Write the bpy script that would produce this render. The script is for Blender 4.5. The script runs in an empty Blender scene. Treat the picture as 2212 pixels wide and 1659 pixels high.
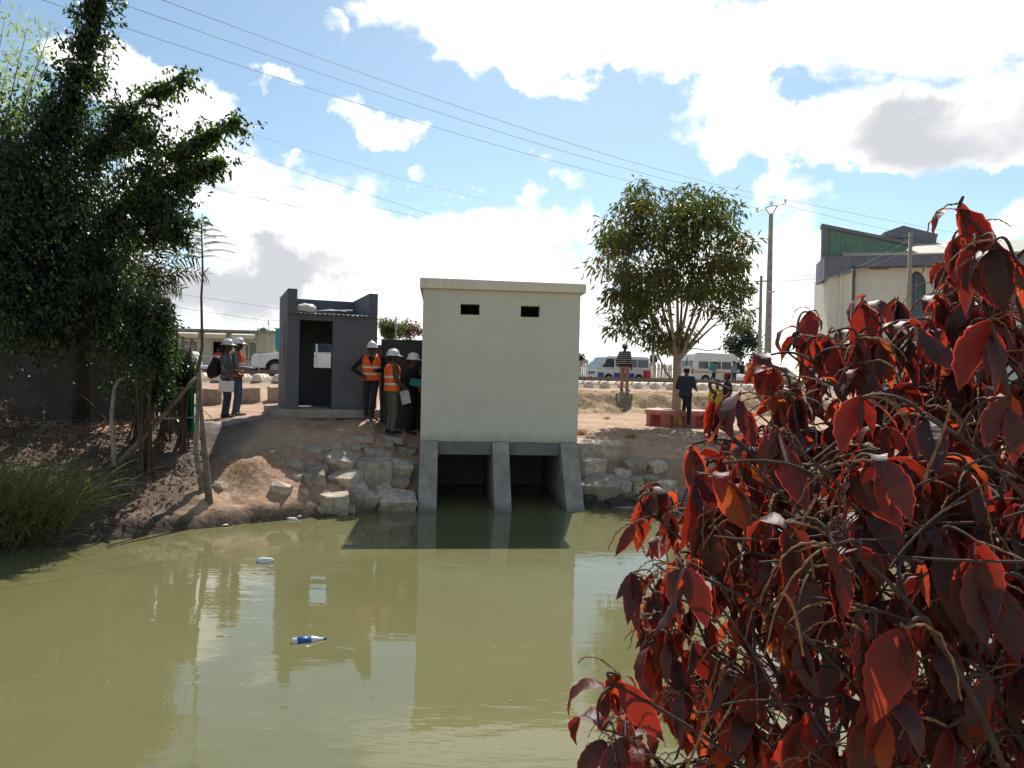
import bpy, bmesh, math, random
import numpy as np
from mathutils import Vector, Matrix, noise
R = math.radians
random.seed(7); rng = np.random.default_rng(7)
SC = bpy.context.scene
COL = SC.collection

# ---------------------------------------------------------------- camera
EYE = 2.57; FPX = 1600.0; CX, CY = 1106.0, 829.5
PITCH = math.atan(11.5 / FPX); ROLL = R(1.2)
_F = Vector((0, math.cos(PITCH), -math.sin(PITCH)))
_U0 = Vector((0, math.sin(PITCH), math.cos(PITCH))); _R0 = Vector((1, 0, 0))
_RT = _R0 * math.cos(ROLL) + _U0 * math.sin(ROLL)
_UP = _U0 * math.cos(ROLL) - _R0 * math.sin(ROLL)
cam_d = bpy.data.cameras.new('camera'); cam = bpy.data.objects.new('camera', cam_d); COL.objects.link(cam)
cam_d.sensor_width = 36.0; cam_d.lens = FPX / 2212 * 36.0; cam_d.clip_start = 0.05; cam_d.clip_end = 8000
M = Matrix((_RT, _UP, -_F)).transposed().to_4x4(); M.translation = (0, 0, EYE)
cam.matrix_world = M
SC.camera = cam

def ray(px, py):
    return _F + _RT * ((px - CX) / FPX) - _UP * ((py - CY) / FPX)
def at(px, py, d):
    """point seen at photo position (2212 px wide scale) at forward distance d metres"""
    return Vector((0, 0, EYE)) + ray(px, py) * d
def on_z(px, py, z):
    r = ray(px, py); return Vector((0, 0, EYE)) + r * ((z - EYE) / r.z)

# ---------------------------------------------------------------- world + sun
SUN_AZ, SUN_EL = R(8), R(48)
world = bpy.data.worlds.new('World'); SC.world = world; world.use_nodes = True
world.cycles.sampling_method = 'MANUAL'; world.cycles.sample_map_resolution = 512
wn, wl = world.node_tree.nodes, world.node_tree.links
wn.clear()
def N(nodes, typ, **kw):
    n = nodes.new(typ)
    for k, v in kw.items(): setattr(n, k, v)
    return n
w_out = N(wn, 'ShaderNodeOutputWorld'); w_bg = N(wn, 'ShaderNodeBackground')
w_bg.inputs['Strength'].default_value = 0.096
sky = N(wn, 'ShaderNodeTexSky', sky_type='NISHITA', sun_disc=False)
sky.sun_elevation = SUN_EL; sky.sun_rotation = SUN_AZ
sky.altitude = 1250; sky.air_density = 1.0; sky.dust_density = 1.2; sky.ozone_density = 0.35
def wmath(op, a, b=None, c=None, clamp=False):
    n = N(wn, 'ShaderNodeMath', operation=op); n.use_clamp = clamp
    for i, v in enumerate((a, b, c)):
        if v is None: continue
        if isinstance(v, (int, float)): n.inputs[i].default_value = v
        else: wl.new(v, n.inputs[i])
    return n.outputs[0]
geo = N(wn, 'ShaderNodeTexCoord')
sep = N(wn, 'ShaderNodeSeparateXYZ'); wl.new(geo.outputs['Generated'], sep.inputs[0])
dx, dy, dz = sep.outputs
# cumulus field: fractal noise on the direction sphere, denser towards the horizon, with cloud banks at real bearings
mp = N(wn, 'ShaderNodeMapping'); mp.inputs['Scale'].default_value = (1, 1, 1.7); mp.inputs['Location'].default_value = (0.37, 0.1, 0.22)
wl.new(geo.outputs['Generated'], mp.inputs[0])
nz1 = N(wn, 'ShaderNodeTexNoise'); nz1.inputs['Scale'].default_value = 5.5; nz1.inputs['Detail'].default_value = 7; nz1.inputs['Roughness'].default_value = 0.58
nz1.inputs['Distortion'].default_value = 0.25
wl.new(mp.outputs[0], nz1.inputs['Vector'])
nz2 = N(wn, 'ShaderNodeTexNoise'); nz2.inputs['Scale'].default_value = 2.6; nz2.inputs['Detail'].default_value = 4
wl.new(mp.outputs[0], nz2.inputs['Vector'])
# cloud banks: (bearing deg right of +Y, elevation deg, half width, half height, gain)
def bank(px, py, rx, ry, g):
    r = ray(px, py).normalized(); return (r, rx / FPX, ry / FPX, g)
BANKS = [bank(1080, 60, 330, 95, .62), bank(1000, 120, 240, 50, .4), bank(1500, 120, 330, 90, .75), bank(1900, 60, 420, 130, .55), bank(2100, 260, 330, 110, .6), bank(1830, 300, 340, 105, .8), bank(1640, 220, 230, 80, .7),
         bank(1520, 345, 90, 50, .4), bank(1740, 430, 70, 110, .5), bank(2180, 470, 60, 60, .5),
         bank(290, 170, 130, 75, .75), bank(390, 270, 140, 85, .75), bank(500, 390, 160, 90, .55), bank(640, 490, 260, 100, .6), bank(760, 410, 110, 40, .4), bank(900, 520, 300, 85, .6), bank(1120, 510, 260, 85, .6),
         bank(1000, 640, 700, 150, .6), bank(500, 650, 400, 150, .55), bank(1700, 620, 420, 130, .6), bank(1500, 520, 220, 60, .3), bank(300, 480, 220, 160, .4),
         bank(722, 75, 50, 44, .66), bank(600, 185, 64, 30, .6), bank(755, 215, 74, 40, .62), bank(820, 275, 74, 48, .66), bank(905, 372, 46, 32, .6), bank(985, 380, 40, 28, .55), bank(1175, 335, 74, 42, .62), bank(1235, 395, 62, 34, .6), bank(620, 355, 38, 30, .55),
         # holes of clear blue
         bank(1250, 240, 230, 70, -.5), bank(1060, 330, 120, 50, -.25), bank(500, 60, 200, 70, -.45), bank(650, 270, 90, 40, -.2), bank(1640, 410, 60, 40, -.3), bank(1980, 440, 130, 50, -.6), bank(1720, 160, 60, 40, -.35), bank(1400, 400, 160, 50, -.35)]
wz = N(wn, 'ShaderNodeTexNoise'); wz.inputs['Scale'].default_value = 9; wz.inputs['Detail'].default_value = 5; wz.inputs['Roughness'].default_value = .62; wl.new(geo.outputs['Generated'], wz.inputs['Vector'])
wv_ = N(wn, 'ShaderNodeVectorMath', operation='MULTIPLY_ADD'); wl.new(wz.outputs['Color'], wv_.inputs[0]); wv_.inputs[1].default_value = (.16, .16, .16)
wo_ = N(wn, 'ShaderNodeVectorMath', operation='ADD'); wl.new(geo.outputs['Generated'], wo_.inputs[0]); wo_.inputs[1].default_value = (-.08, -.08, -.08); wl.new(wo_.outputs[0], wv_.inputs[2])
def ellipse(r, rx, ry):
    """squared distance from a bank's centre, in half widths"""
    az = math.atan2(r.x, r.y); rt = Vector((math.cos(az), -math.sin(az), 0)); up = rt.cross(r)
    mp_ = N(wn, 'ShaderNodeMapping', vector_type='TEXTURE'); wl.new(wv_.outputs[0], mp_.inputs[0])
    mp_.inputs['Location'].default_value = r; mp_.inputs['Rotation'].default_value = Matrix((rt, up, rt.cross(up))).transposed().to_euler(); mp_.inputs['Scale'].default_value = (rx, ry, .5)
    d = N(wn, 'ShaderNodeVectorMath', operation='DOT_PRODUCT'); wl.new(mp_.outputs[0], d.inputs[0]); wl.new(mp_.outputs[0], d.inputs[1]); return d.outputs['Value']
acc = None
for r, rx, ry, g in BANKS:
    q = ellipse(r, rx, ry)
    term = wmath('DIVIDE', g, wmath('MULTIPLY_ADD', q, q, 1.0))
    if acc is None: acc = term
    elif g > 0: acc = wmath('SMOOTH_MAX', acc, term, 0.12)
    else: acc = wmath('ADD', acc, term)
fld = wmath('MULTIPLY_ADD', nz1.outputs['Fac'], 1.5, acc)
fld = wmath('MULTIPLY_ADD', nz2.outputs['Fac'], 0.35, fld)
back = wmath('LESS_THAN', dy, 0.0)
fld = wmath('MULTIPLY_ADD', back, 0.11, fld)  # extra unseen cloud behind the camera, added for brighter neutral fill light
mr = N(wn, 'ShaderNodeMapRange', interpolation_type='SMOOTHSTEP'); wl.new(fld, mr.inputs['Value'])
mr.inputs['From Min'].default_value = 1.13; mr.inputs['From Max'].default_value = 1.42
# grey bellies of the thicker clouds
nz3 = N(wn, 'ShaderNodeTexNoise'); nz3.inputs['Scale'].default_value = 7; nz3.inputs['Detail'].default_value = 5
mp3 = N(wn, 'ShaderNodeMapping'); mp3.inputs['Scale'].default_value = (1, 1, 2.4); mp3.inputs['Location'].default_value = (4.2, 1, .3)
wl.new(geo.outputs['Generated'], mp3.inputs[0]); wl.new(mp3.outputs[0], nz3.inputs['Vector'])
bel = None
for r, rx, ry, g in [bank(2040, 285, 270, 75, 1), bank(700, 590, 170, 45, .9), bank(430, 620, 160, 70, .8), bank(1290, 640, 120, 60, .7), bank(1900, 620, 150, 60, .6)]:
    q = ellipse(r, rx, ry)
    t = wmath('DIVIDE', g * .55, wmath('MULTIPLY_ADD', q, q, 1.0))
    bel = t if bel is None else wmath('ADD', bel, t)
bf = wmath('ADD', bel, nz3.outputs['Fac'])
mrb = N(wn, 'ShaderNodeMapRange', interpolation_type='SMOOTHSTEP'); wl.new(bf, mrb.inputs['Value'])
mrb.inputs['From Min'].default_value = .62; mrb.inputs['From Max'].default_value = 1.15
cmix = N(wn, 'ShaderNodeMix', data_type='RGBA'); wl.new(mrb.outputs[0], cmix.inputs['Factor'])
CLOUD = 10.0
cmix.inputs[6].default_value = (CLOUD, CLOUD * .99, CLOUD * .97, 1); cmix.inputs[7].default_value = (CLOUD * .47, CLOUD * .485, CLOUD * .515, 1)
smix = N(wn, 'ShaderNodeMix', data_type='RGBA')
tint = N(wn, 'ShaderNodeMix', data_type='RGBA', blend_type='MULTIPLY'); tint.inputs['Factor'].default_value = 1; tint.inputs[7].default_value = (.97, 1.06, .97, 1); wl.new(sky.outputs[0], tint.inputs[6])
wl.new(mr.outputs[0], smix.inputs['Factor']); wl.new(tint.outputs[2], smix.inputs[6]); wl.new(cmix.outputs[2], smix.inputs[7])
wl.new(smix.outputs[2], w_bg.inputs['Color']); wl.new(w_bg.outputs[0], w_out.inputs[0])

sun_d = bpy.data.lights.new('sun', 'SUN'); sun_d.energy = 4.6; sun_d.angle = R(0.5); sun_d.color = (1, .95, .87)
sun = bpy.data.objects.new('sun', sun_d); COL.objects.link(sun)
SUNV = Vector((math.sin(SUN_AZ) * math.cos(SUN_EL), math.cos(SUN_AZ) * math.cos(SUN_EL), math.sin(SUN_EL)))
sun.rotation_euler = SUNV.to_track_quat('Z', 'Y').to_euler(); sun.location = (0, 0, 30)
vs = SC.view_settings; vs.view_transform = 'Standard'; vs.look = 'None'; vs.exposure = 0.6; vs.gamma = 1; vs.use_curve_mapping = False
SC.render.engine = 'CYCLES'; SC.cycles.max_bounces = 6; SC.cycles.transparent_max_bounces = 8
SC.cycles.use_denoising = True; SC.cycles.sample_clamp_indirect = 6; SC.cycles.caustics_reflective = False; SC.cycles.caustics_refractive = False

# ---------------------------------------------------------------- materials
MAT = {}
def mat(name, col, rough=.8, var=.12, vscale=6, bump=0.0, bscale=40, spec=.35, metal=0, col2=None, trans=None, detail=5, dist=.02, coord='Object', rnd=0.0, sheen=0):
    m = bpy.data.materials.new(name); m.use_nodes = True
    n, l = m.node_tree.nodes, m.node_tree.links
    b = n['Principled BSDF']; out = n['Material Output']
    b.inputs['Roughness'].default_value = rough; b.inputs['Specular IOR Level'].default_value = spec; b.inputs['Metallic'].default_value = metal
    tc = N(n, 'ShaderNodeTexCoord')
    nz = N(n, 'ShaderNodeTexNoise'); nz.inputs['Scale'].default_value = vscale; nz.inputs['Detail'].default_value = detail; nz.inputs['Roughness'].default_value = .6
    l.new(tc.outputs[coord], nz.inputs['Vector'])
    mx = N(n, 'ShaderNodeMix', data_type='RGBA')
    c2 = col2 or tuple(min(1, c * (1 + var * 1.6)) for c in col)
    c1 = tuple(c * (1 - var * 1.6) for c in col) if col2 is None else col
    mx.inputs[6].default_value = (*c1, 1); mx.inputs[7].default_value = (*c2, 1)
    r = N(n, 'ShaderNodeMapRange'); r.inputs['From Min'].default_value = .3; r.inputs['From Max'].default_value = .7
    l.new(nz.outputs['Fac'], r.inputs['Value']); l.new(r.outputs[0], mx.inputs['Factor'])
    cout = mx.outputs[2]
    if rnd:
        oi = N(n, 'ShaderNodeObjectInfo'); hv = N(n, 'ShaderNodeHueSaturation'); mr_ = N(n, 'ShaderNodeMapRange')
        mr_.inputs['To Min'].default_value = 1 - rnd; mr_.inputs['To Max'].default_value = 1 + rnd
        l.new(oi.outputs['Random'], mr_.inputs['Value']); l.new(mr_.outputs[0], hv.inputs['Value']); l.new(cout, hv.inputs['Color']); cout = hv.outputs[0]
    l.new(cout, b.inputs['Base Color'])
    if bump:
        nb = N(n, 'ShaderNodeTexNoise'); nb.inputs['Scale'].default_value = bscale; nb.inputs['Detail'].default_value = 6; l.new(tc.outputs[coord], nb.inputs['Vector'])
        bp = N(n, 'ShaderNodeBump'); bp.inputs['Strength'].default_value = bump; bp.inputs['Distance'].default_value = dist
        l.new(nb.outputs['Fac'], bp.inputs['Height']); l.new(bp.outputs[0], b.inputs['Normal'])
    if trans:
        tr = N(n, 'ShaderNodeBsdfTranslucent'); tr.inputs['Color'].default_value = (*trans[0], 1)
        ms = N(n, 'ShaderNodeMixShader'); ms.inputs[0].default_value = trans[1]
        l.new(b.outputs[0], ms.inputs[1]); l.new(tr.outputs[0], ms.inputs[2]); l.new(ms.outputs[0], out.inputs[0])
    MAT[name] = m; return m

# ---------------------------------------------------------------- mesh helpers
class MB:
    """collects shapes into one mesh"""
    def __init__(s, M=None): s.v = []; s.f = []; s.mi = []; s.M = M or Matrix(); s.m = 0
    def add(s, vs, fs, m=None):
        o = len(s.v); s.v += [tuple(s.M @ Vector(p)) for p in vs]; s.f += [tuple(i + o for i in f) for f in fs]; s.mi += [s.m if m is None else m] * len(fs)
        return s
    def box(s, x0, x1, y0, y1, z0, z1, m=None):
        return s.add([(x0, y0, z0), (x1, y0, z0), (x1, y1, z0), (x0, y1, z0), (x0, y0, z1), (x1, y0, z1), (x1, y1, z1), (x0, y1, z1)],
                     [(3, 2, 1, 0), (4, 5, 6, 7), (0, 1, 5, 4), (1, 2, 6, 5), (2, 3, 7, 6), (3, 0, 4, 7)], m)
    def hexa(s, b, t, m=None):   # four bottom + four top corners (counter-clockwise from above)
        return s.add(list(b) + list(t), [(3, 2, 1, 0), (4, 5, 6, 7), (0, 1, 5, 4), (1, 2, 6, 5), (2, 3, 7, 6), (3, 0, 4, 7)], m)
    def tube(s, pts, rad, n=8, m=None, cap=True, flat=1.0):
        pts = [Vector(p) for p in pts]; k = len(pts)
        if isinstance(rad, (int, float)): rad = [rad] * k
        vs, fs = [], []; ref = None
        for i, p in enumerate(pts):
            t = (pts[min(i + 1, k - 1)] - pts[max(i - 1, 0)])
            if t.length < 1e-9: t = Vector((0, 0, 1))
            t.normalize()
            if ref is None: ref = Vector((1, 0, 0)) if abs(t.x) < .8 else Vector((0, 1, 0))
            a = (ref - t * ref.dot(t)); a.normalize(); b = t.cross(a); ref = a
            for j in range(n):
                w = 2 * math.pi * j / n; vs.append(p + (a * math.cos(w) + b * math.sin(w) * flat) * rad[i])
        for i in range(k - 1):
            for j in range(n):
                fs.append((i * n + j, i * n + (j + 1) % n, (i + 1) * n + (j + 1) % n, (i + 1) * n + j))
        if cap: fs.append(tuple(range(n - 1, -1, -1))); fs.append(tuple((k - 1) * n + j for j in range(n)))
        return s.add(vs, fs, m)
    def capsule(s, a, b, ra, rb, n=10, m=None, sq=1.0):
        a, b = Vector(a), Vector(b); d = b - a; L = d.length; d = d / L if L > 1e-6 else Vector((0, 0, 1))
        pts, rr = [], []
        for k in range(4): w = math.pi / 2 * k / 4; pts.append(a - d * ra * math.cos(w)); rr.append(max(ra * math.sin(w), .002))
        pts.append(a); rr.append(ra); pts.append(b); rr.append(rb)
        for k in range(1, 5): w = math.pi / 2 * k / 4; pts.append(b + d * rb * math.sin(w)); rr.append(max(rb * math.cos(w), .002))
        return s.tube(pts, rr, n, m, True, sq)
    def ell(s, c, r, n=12, k=8, m=None, rot=None, z0=-1.0):
        c = Vector(c); vs, fs = [], []
        for i in range(k + 1):
            zz = z0 + (1 - z0) * i / k; ph = math.asin(max(-1, min(1, zz))); 
            for j in range(n):
                w = 2 * math.pi * j / n; q = Vector((math.cos(w) * math.cos(ph) * r[0], math.sin(w) * math.cos(ph) * r[1], math.sin(ph) * r[2]))
                if rot: q = rot @ q
                vs.append(c + q)
        for i in range(k):
            for j in range(n): fs.append((i * n + j, i * n + (j + 1) % n, (i + 1) * n + (j + 1) % n, (i + 1) * n + j))
        fs.append(tuple(range(n - 1, -1, -1)))
        return s.add(vs, fs, m)
    def prism(s, poly, axis, a0, a1, m=None):
        """poly of 2D points extruded along axis: 'y' -> (x,z) polygon, 'x' -> (y,z), 'z' -> (x,y)"""
        def P(p, a): return {'y': (p[0], a, p[1]), 'x': (a, p[0], p[1]), 'z': (p[0], p[1], a)}[axis]
        n = len(poly); vs = [P(p, a0) for p in poly] + [P(p, a1) for p in poly]
        fs = [tuple(range(n)), tuple(range(2 * n - 1, n - 1, -1))] + [(i, i + n, (i + 1) % n + n, (i + 1) % n) for i in range(n)]
        return s.add(vs, fs, m)
    def wall(s, outer, holes, y0, y1, m=None):
        """flat wall in the xz plane with real openings, between y0 and y1"""
        bm = bmesh.new(); es = []
        for loop in [outer] + holes:
            vv = [bm.verts.new((p[0], 0, p[1])) for p in loop]
            es += [bm.edges.new((vv[i], vv[(i + 1) % len(vv)])) for i in range(len(vv))]
        bmesh.ops.triangle_fill(bm, use_beauty=True, use_dissolve=False, edges=es, normal=(0, -1, 0))
        bm.verts.ensure_lookup_table(); bm.verts.index_update()
        P = [tuple(v.co) for v in bm.verts]; T = [[v.index for v in f.verts] for f in bm.faces]
        TT = []
        for t in T:
            a, b, c = (Vector(P[i]) for i in t)
            if (b - a).cross(c - a).y > 0: t = t[::-1]
            TT.append(tuple(t))
        bm.free()
        s.add([(p[0], y0, p[2]) for p in P], TT, m); s.add([(p[0], y1, p[2]) for p in P], [t[::-1] for t in TT], m)
        for loop in [outer] + holes:
            n = len(loop); vs = [(p[0], y0, p[1]) for p in loop] + [(p[0], y1, p[1]) for p in loop]
            s.add(vs, [(i, (i + 1) % n, (i + 1) % n + n, i + n) for i in range(n)], m)
        return s
    def build(s, name, mats, parent=None, smooth=False, loc=None, bevel=0, fixn=True):
        me = bpy.data.meshes.new(name); me.from_pydata(s.v, [], s.f)
        if not isinstance(mats, (list, tuple)): mats = [mats]
        for mm in mats: me.materials.append(MAT[mm] if isinstance(mm, str) else mm)
        if len(mats) > 1: me.polygons.foreach_set('material_index', s.mi)
        if fixn:
            bm = bmesh.new(); bm.from_mesh(me); bmesh.ops.remove_doubles(bm, verts=bm.verts, dist=1e-5); bmesh.ops.recalc_face_normals(bm, faces=bm.faces); bm.to_mesh(me); bm.free()
        if smooth: me.polygons.foreach_set('use_smooth', [True] * len(me.polygons))
        me.update()
        return link(name, me, parent, loc, bevel)
def link(name, me, parent=None, loc=None, bevel=0):
    o = bpy.data.objects.new(name, me); COL.objects.link(o)
    if parent: o.parent = parent
    if loc is not None: o.location = loc
    if bevel:
        b = o.modifiers.new('bevel', 'BEVEL'); b.width = bevel; b.segments = 2; b.limit_method = 'ANGLE'; b.angle_limit = R(40)
    return o
def np_mesh(name, V, F, mats, parent=None, smooth=False, mi=None):
    """fast mesh from numpy arrays; F is (n,4) or (n,3)"""
    me = bpy.data.meshes.new(name); n, k = F.shape
    me.vertices.add(len(V)); me.vertices.foreach_set('co', np.ascontiguousarray(V, dtype=np.float32).ravel())
    me.loops.add(n * k); me.loops.foreach_set('vertex_index', np.ascontiguousarray(F, dtype=np.int32).ravel())
    me.polygons.add(n); me.polygons.foreach_set('loop_start', np.arange(0, n * k, k, dtype=np.int32)); me.polygons.foreach_set('loop_total', np.full(n, k, dtype=np.int32))
    if not isinstance(mats, (list, tuple)): mats = [mats]
    for mm in mats: me.materials.append(MAT[mm] if isinstance(mm, str) else mm)
    if mi is not None: me.polygons.foreach_set('material_index', np.ascontiguousarray(mi, dtype=np.int32))
    me.polygons.foreach_set('use_smooth', np.full(n, smooth, dtype=bool))
    me.update(calc_edges=True); me.validate()
    return link(name, me, parent)
def thing(name, label, cat, loc=(0, 0, 0), rz=0, group=None):
    o = bpy.data.objects.new(name, None); COL.objects.link(o); o.empty_display_size = .2
    o.location = loc; o.rotation_euler = (0, 0, rz); o['label'] = label; o['category'] = cat
    if group: o['group'] = group
    return o
def tag(o, label, cat, group=None, kind=None):
    o['label'] = label; o['category'] = cat
    if group: o['group'] = group
    if kind: o['kind'] = kind
    return o
def struct(o): o['kind'] = 'structure'; return o
def stuff(o): o['kind'] = 'stuff'; return o
def curve_pts(a, b, c, n=8):   # quadratic bezier
    a, b, c = Vector(a), Vector(b), Vector(c)
    return [a * (1 - t) ** 2 + b * 2 * t * (1 - t) + c * t * t for t in [i / n for i in range(n + 1)]]
def copy_tree(o, parent=None):
    c = o.copy(); COL.objects.link(c); c.parent = parent
    for ch in list(o.children): copy_tree(ch, c)
    return c

# ---------------------------------------------------------------- ground
XS = [-80, -10, -8.4, -7, -5, -3, -1.9, 1.4, 5, 8, 80]; YFS = [8.6, 9.0, 9.5, 10.2, 12.2, 13.7, 14.45, 14.95, 15.0, 14.7, 14]
def shore(x): return np.interp(x, XS, YFS)
GH_YAW = R(5.5)
GH_O = at(908, 947, 15.1); GH_O.z = 0.0
_c, _s = math.cos(GH_YAW), math.sin(GH_YAW)
def ghouse_local(x, y):
    a, b = x - GH_O.x, y - GH_O.y; return a * _c + b * _s, -a * _s + b * _c
def smooth01(t): t = np.clip(t, 0, 1); return t * t * (3 - 2 * t)
def track_y(x): return 28.9 + .206 * x
def ground_z(x, y):
    x = np.asarray(x, float); y = np.asarray(y, float)
    t = y - shore(x)
    L = np.interp(x, [-9, -6.8, -5.5, -4, -2.2, -1.7, 1.2, 1.9, 6], [4.6, 4.4, 4.0, 3.1, 2.1, 1.9, 1.6, 1.7, 2.2])
    Zp = np.interp(x, [-9, -7, -5, -3.2, -2.0, 1.4, 8], [1.45, 1.5, 1.6, 1.56, 1.36, 1.29, 1.25])
    s = np.clip(t / L, 0, 1)
    zb = Zp * np.interp(s, [0, .06, .3, .55, .85, 1], [0, .13, .36, .62, .93, 1])
    yr = track_y(x); u = y - yr
    zl = np.interp(u, [-11.5, -10.2, -6.7, -3.2, -1.7, -.9, 40], [0, .03, .18, .55, .72, .80, .82])   # rise behind the hut
    zr = np.interp(u, [-13, -8.7, -5.4, -4.4, -3.6, -3.1, -1.6, -.9, 40], [0, .05, .22, .34, .84, .90, .98, 1.12, 1.14])
    w = smooth01((x + 2.4) / 3.0)
    up = zl * (1 - w) + zr * w
    top = 2.42
    z = zb + np.where(t > 0, up, 0)
    z = np.where(u > -.8, top, z)
    blend = smooth01((u + 1.2) / .4); z = np.where((u > -1.2) & (u <= -.8), np.minimum(z, 2.27) * (1 - blend) + top * blend, np.where((u <= -1.2) & (u > -3.5), np.minimum(z, 2.27), z))
    z = np.where(t < 0, np.maximum(-1.3, t * .8), z)
    lx, ly = ghouse_local(x, y)
    inside = (lx > .12) & (lx < GH_W - .12) & (ly > -1.6) & (ly < 3.0)
    z = np.where(inside, np.minimum(z, -.9), z)
    zn = np.interp(y, [-1000, 1.2, 2.3, 2.9, 3.5, 4.2, 5.0], [.95, .95, .9, .7, .1, -.5, -1.3])
    z = np.where(y < 6, np.maximum(zn, -1.3), z)
    return z
# width of the gate house from its right edge in the photograph
_dir = Vector((_c, _s, 0)); _r = ray(1247, 955)
GH_W = (GH_O.x - GH_O.y * _r.x / _r.y) / (_s * _r.x / _r.y - _c)
def hit(px, py, d0=9.0, d1=60):
    """where a sight line meets the ground"""
    r = ray(px, py); d = d0
    while d < d1:
        p = Vector((0, 0, EYE)) + r * d
        if p.z <= float(ground_z(p.x, p.y)): return p
        d += .03
    return Vector((0, 0, EYE)) + r * d1
def gz(x, y): return float(ground_z(x, y))

def axis(segs):
    out = [segs[0][0]]
    for a, b, st in segs:
        n = max(1, int(round((b - a) / st))); out += list(np.linspace(a, b, n + 1)[1:])
    return np.array(out)
gx = np.concatenate([-np.geomspace(2500, 14, 26), axis([(-13, -8, .25), (-8, 6, .075), (6, 13, .2)]), np.geomspace(14, 2500, 26)])
gy = np.concatenate([-np.geomspace(600, 4, 14), axis([(-3, 2, .5), (2, 5, .15), (5, 9, .6), (9, 18.2, .075), (18.2, 32, .14), (32, 48, .8)]), np.geomspace(50, 6000, 34)])
GX, GY = np.meshgrid(gx, gy)
GZ = ground_z(GX, GY)
flat = np.stack([GX.ravel(), GY.ravel(), GZ.ravel()], 1)
amp = np.zeros(len(flat))
tt = GY - shore(GX); uu = GY - track_y(GX)
bankm = ((tt > -.4) & (tt < 4.2) & (GX < 9) & (GX > -12)).ravel()
lx, ly = ghouse_local(GX, GY)
near_gh = ((lx > -.35) & (lx < GH_W + .35) & (ly > -1.6) & (ly < 3.3)).ravel()
amp = np.where(bankm, .11, .035) * np.where((uu > -1).ravel(), .15, 1) * np.where(near_gh, .0, 1)
amp = np.where((tt < -.4).ravel(), 0, amp)
lump = np.where(((uu > -5.2) & (uu < -3.3) & (GX > 1)).ravel(), .16, 0)
hump = at(548, 990, 13.75); flat[:, 2] += .26 * np.exp(-((flat[:, 0] - hump.x) / .38) ** 2 - ((flat[:, 1] - hump.y) / .42) ** 2) * (flat[:, 1] > 12)
for i in np.nonzero((amp > .004) & (np.abs(flat[:, 0]) < 14) & (flat[:, 1] < 34))[0]:
    p = flat[i]
    n1 = noise.fractal(Vector((p[0] * 1.3, p[1] * 1.3, 0)), 1.0, 2.0, 5) + .6 * abs(noise.noise(Vector((p[0] * 4.5, p[1] * 4.5, 3)))) - .2
    flat[i, 2] += (amp[i] + lump[i]) * n1
ny, nx = GX.shape
idx = np.arange(nx * ny).reshape(ny, nx)
F = np.stack([idx[:-1, :-1], idx[:-1, 1:], idx[1:, 1:], idx[1:, :-1]], -1).reshape(-1, 4)

gm = mat('earth', (.30, .20, .13), .95, bump=.55, bscale=9, dist=.05)
n, l = gm.node_tree.nodes, gm.node_tree.links
bs = n['Principled BSDF']
for lk in list(bs.inputs['Base Color'].links): l.remove(lk)
geo_ = N(n, 'ShaderNodeNewGeometry')
def gnoise(scale, det=6, rough=.6):
    t = N(n, 'ShaderNodeTexNoise'); t.inputs['Scale'].default_value = scale; t.inputs['Detail'].default_value = det; t.inputs['Roughness'].default_value = rough
    l.new(geo_.outputs['Position'], t.inputs['Vector']); return t.outputs['Fac']
def gmix(f, a, b):
    m = N(n, 'ShaderNodeMix', data_type='RGBA')
    for s_, v in ((0, f), (6, a), (7, b)):
        if isinstance(v, tuple): m.inputs[s_].default_value = (*v, 1)
        elif isinstance(v, float): m.inputs[s_].default_value = v
        else: l.new(v, m.inputs[s_])
    return m.outputs[2]
def gramp(v, a, b):
    m = N(n, 'ShaderNodeMapRange', interpolation_type='SMOOTHSTEP'); m.inputs['From Min'].default_value = a; m.inputs['From Max'].default_value = b; l.new(v, m.inputs['Value']); return m.outputs[0]
va = N(n, 'ShaderNodeVertexColor', layer_name='zone'); sz = N(n, 'ShaderNodeSeparateColor'); l.new(va.outputs[0], sz.inputs[0])
c = gmix(gramp(gnoise(.9), .35, .65), (.42, .268, .165), (.31, .178, .106))
c = gmix(gramp(gnoise(7, 8), .45, .72), c, (.46, .34, .25))
c = gmix(gramp(gnoise(26, 4), .60, .70), c, (.16, .11, .085))
grv = gmix(gramp(gnoise(30, 3), .4, .6), (.34, .31, .27), (.15, .13, .115))
mg = N(n, 'ShaderNodeMath', operation='MULTIPLY'); l.new(sz.outputs[0], mg.inputs[0]); l.new(gramp(gnoise(3), .3, .55), mg.inputs[1])
c = gmix(mg.outputs[0], c, grv)
grs = gmix(gramp(gnoise(18, 6), .4, .62), (.17, .13, .065), (.33, .25, .14))
mg2 = N(n, 'ShaderNodeMath', operation='MULTIPLY'); l.new(sz.outputs[1], mg2.inputs[0]); l.new(gramp(gnoise(1.7, 7), .36, .58), mg2.inputs[1])
c = gmix(mg2.outputs[0], c, grs)
mud_and_shade = gmix(gramp(gnoise(9, 6), .4, .6), (.04, .031, .025), (.085, .06, .043))
c = gmix(sz.outputs[2], c, mud_and_shade)
l.new(c, bs.inputs['Base Color'])
ground = np_mesh('ground', flat, F, 'earth', smooth=True); struct(ground)
zc = np.zeros((len(flat), 4), np.float32); zc[:, 3] = 1
fx, fy, fz = flat.T; ft = tt.ravel(); fu = uu.ravel()
def g2(x, y, sx, sy): return np.exp(-((fx - x) / sx) ** 2 - ((fy - y) / sy) ** 2)
zc[:, 0] = np.clip(g2(-5.9, 15.2, .55, 1.5) * 1.5 + (fu > -1.6) * (fu < 2) * .6 + (fu > 3) * .75, 0, 1)
zc[:, 1] = np.clip(((fu > -5.4) & (fu < -2.7) & (fx > 0)) * .95 + ((fu > -7.6) & (fu <= -5.4) & (fx > 0)) * .3 + g2(-7.5, 12, 2, 2) * .6, 0, 1)
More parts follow.
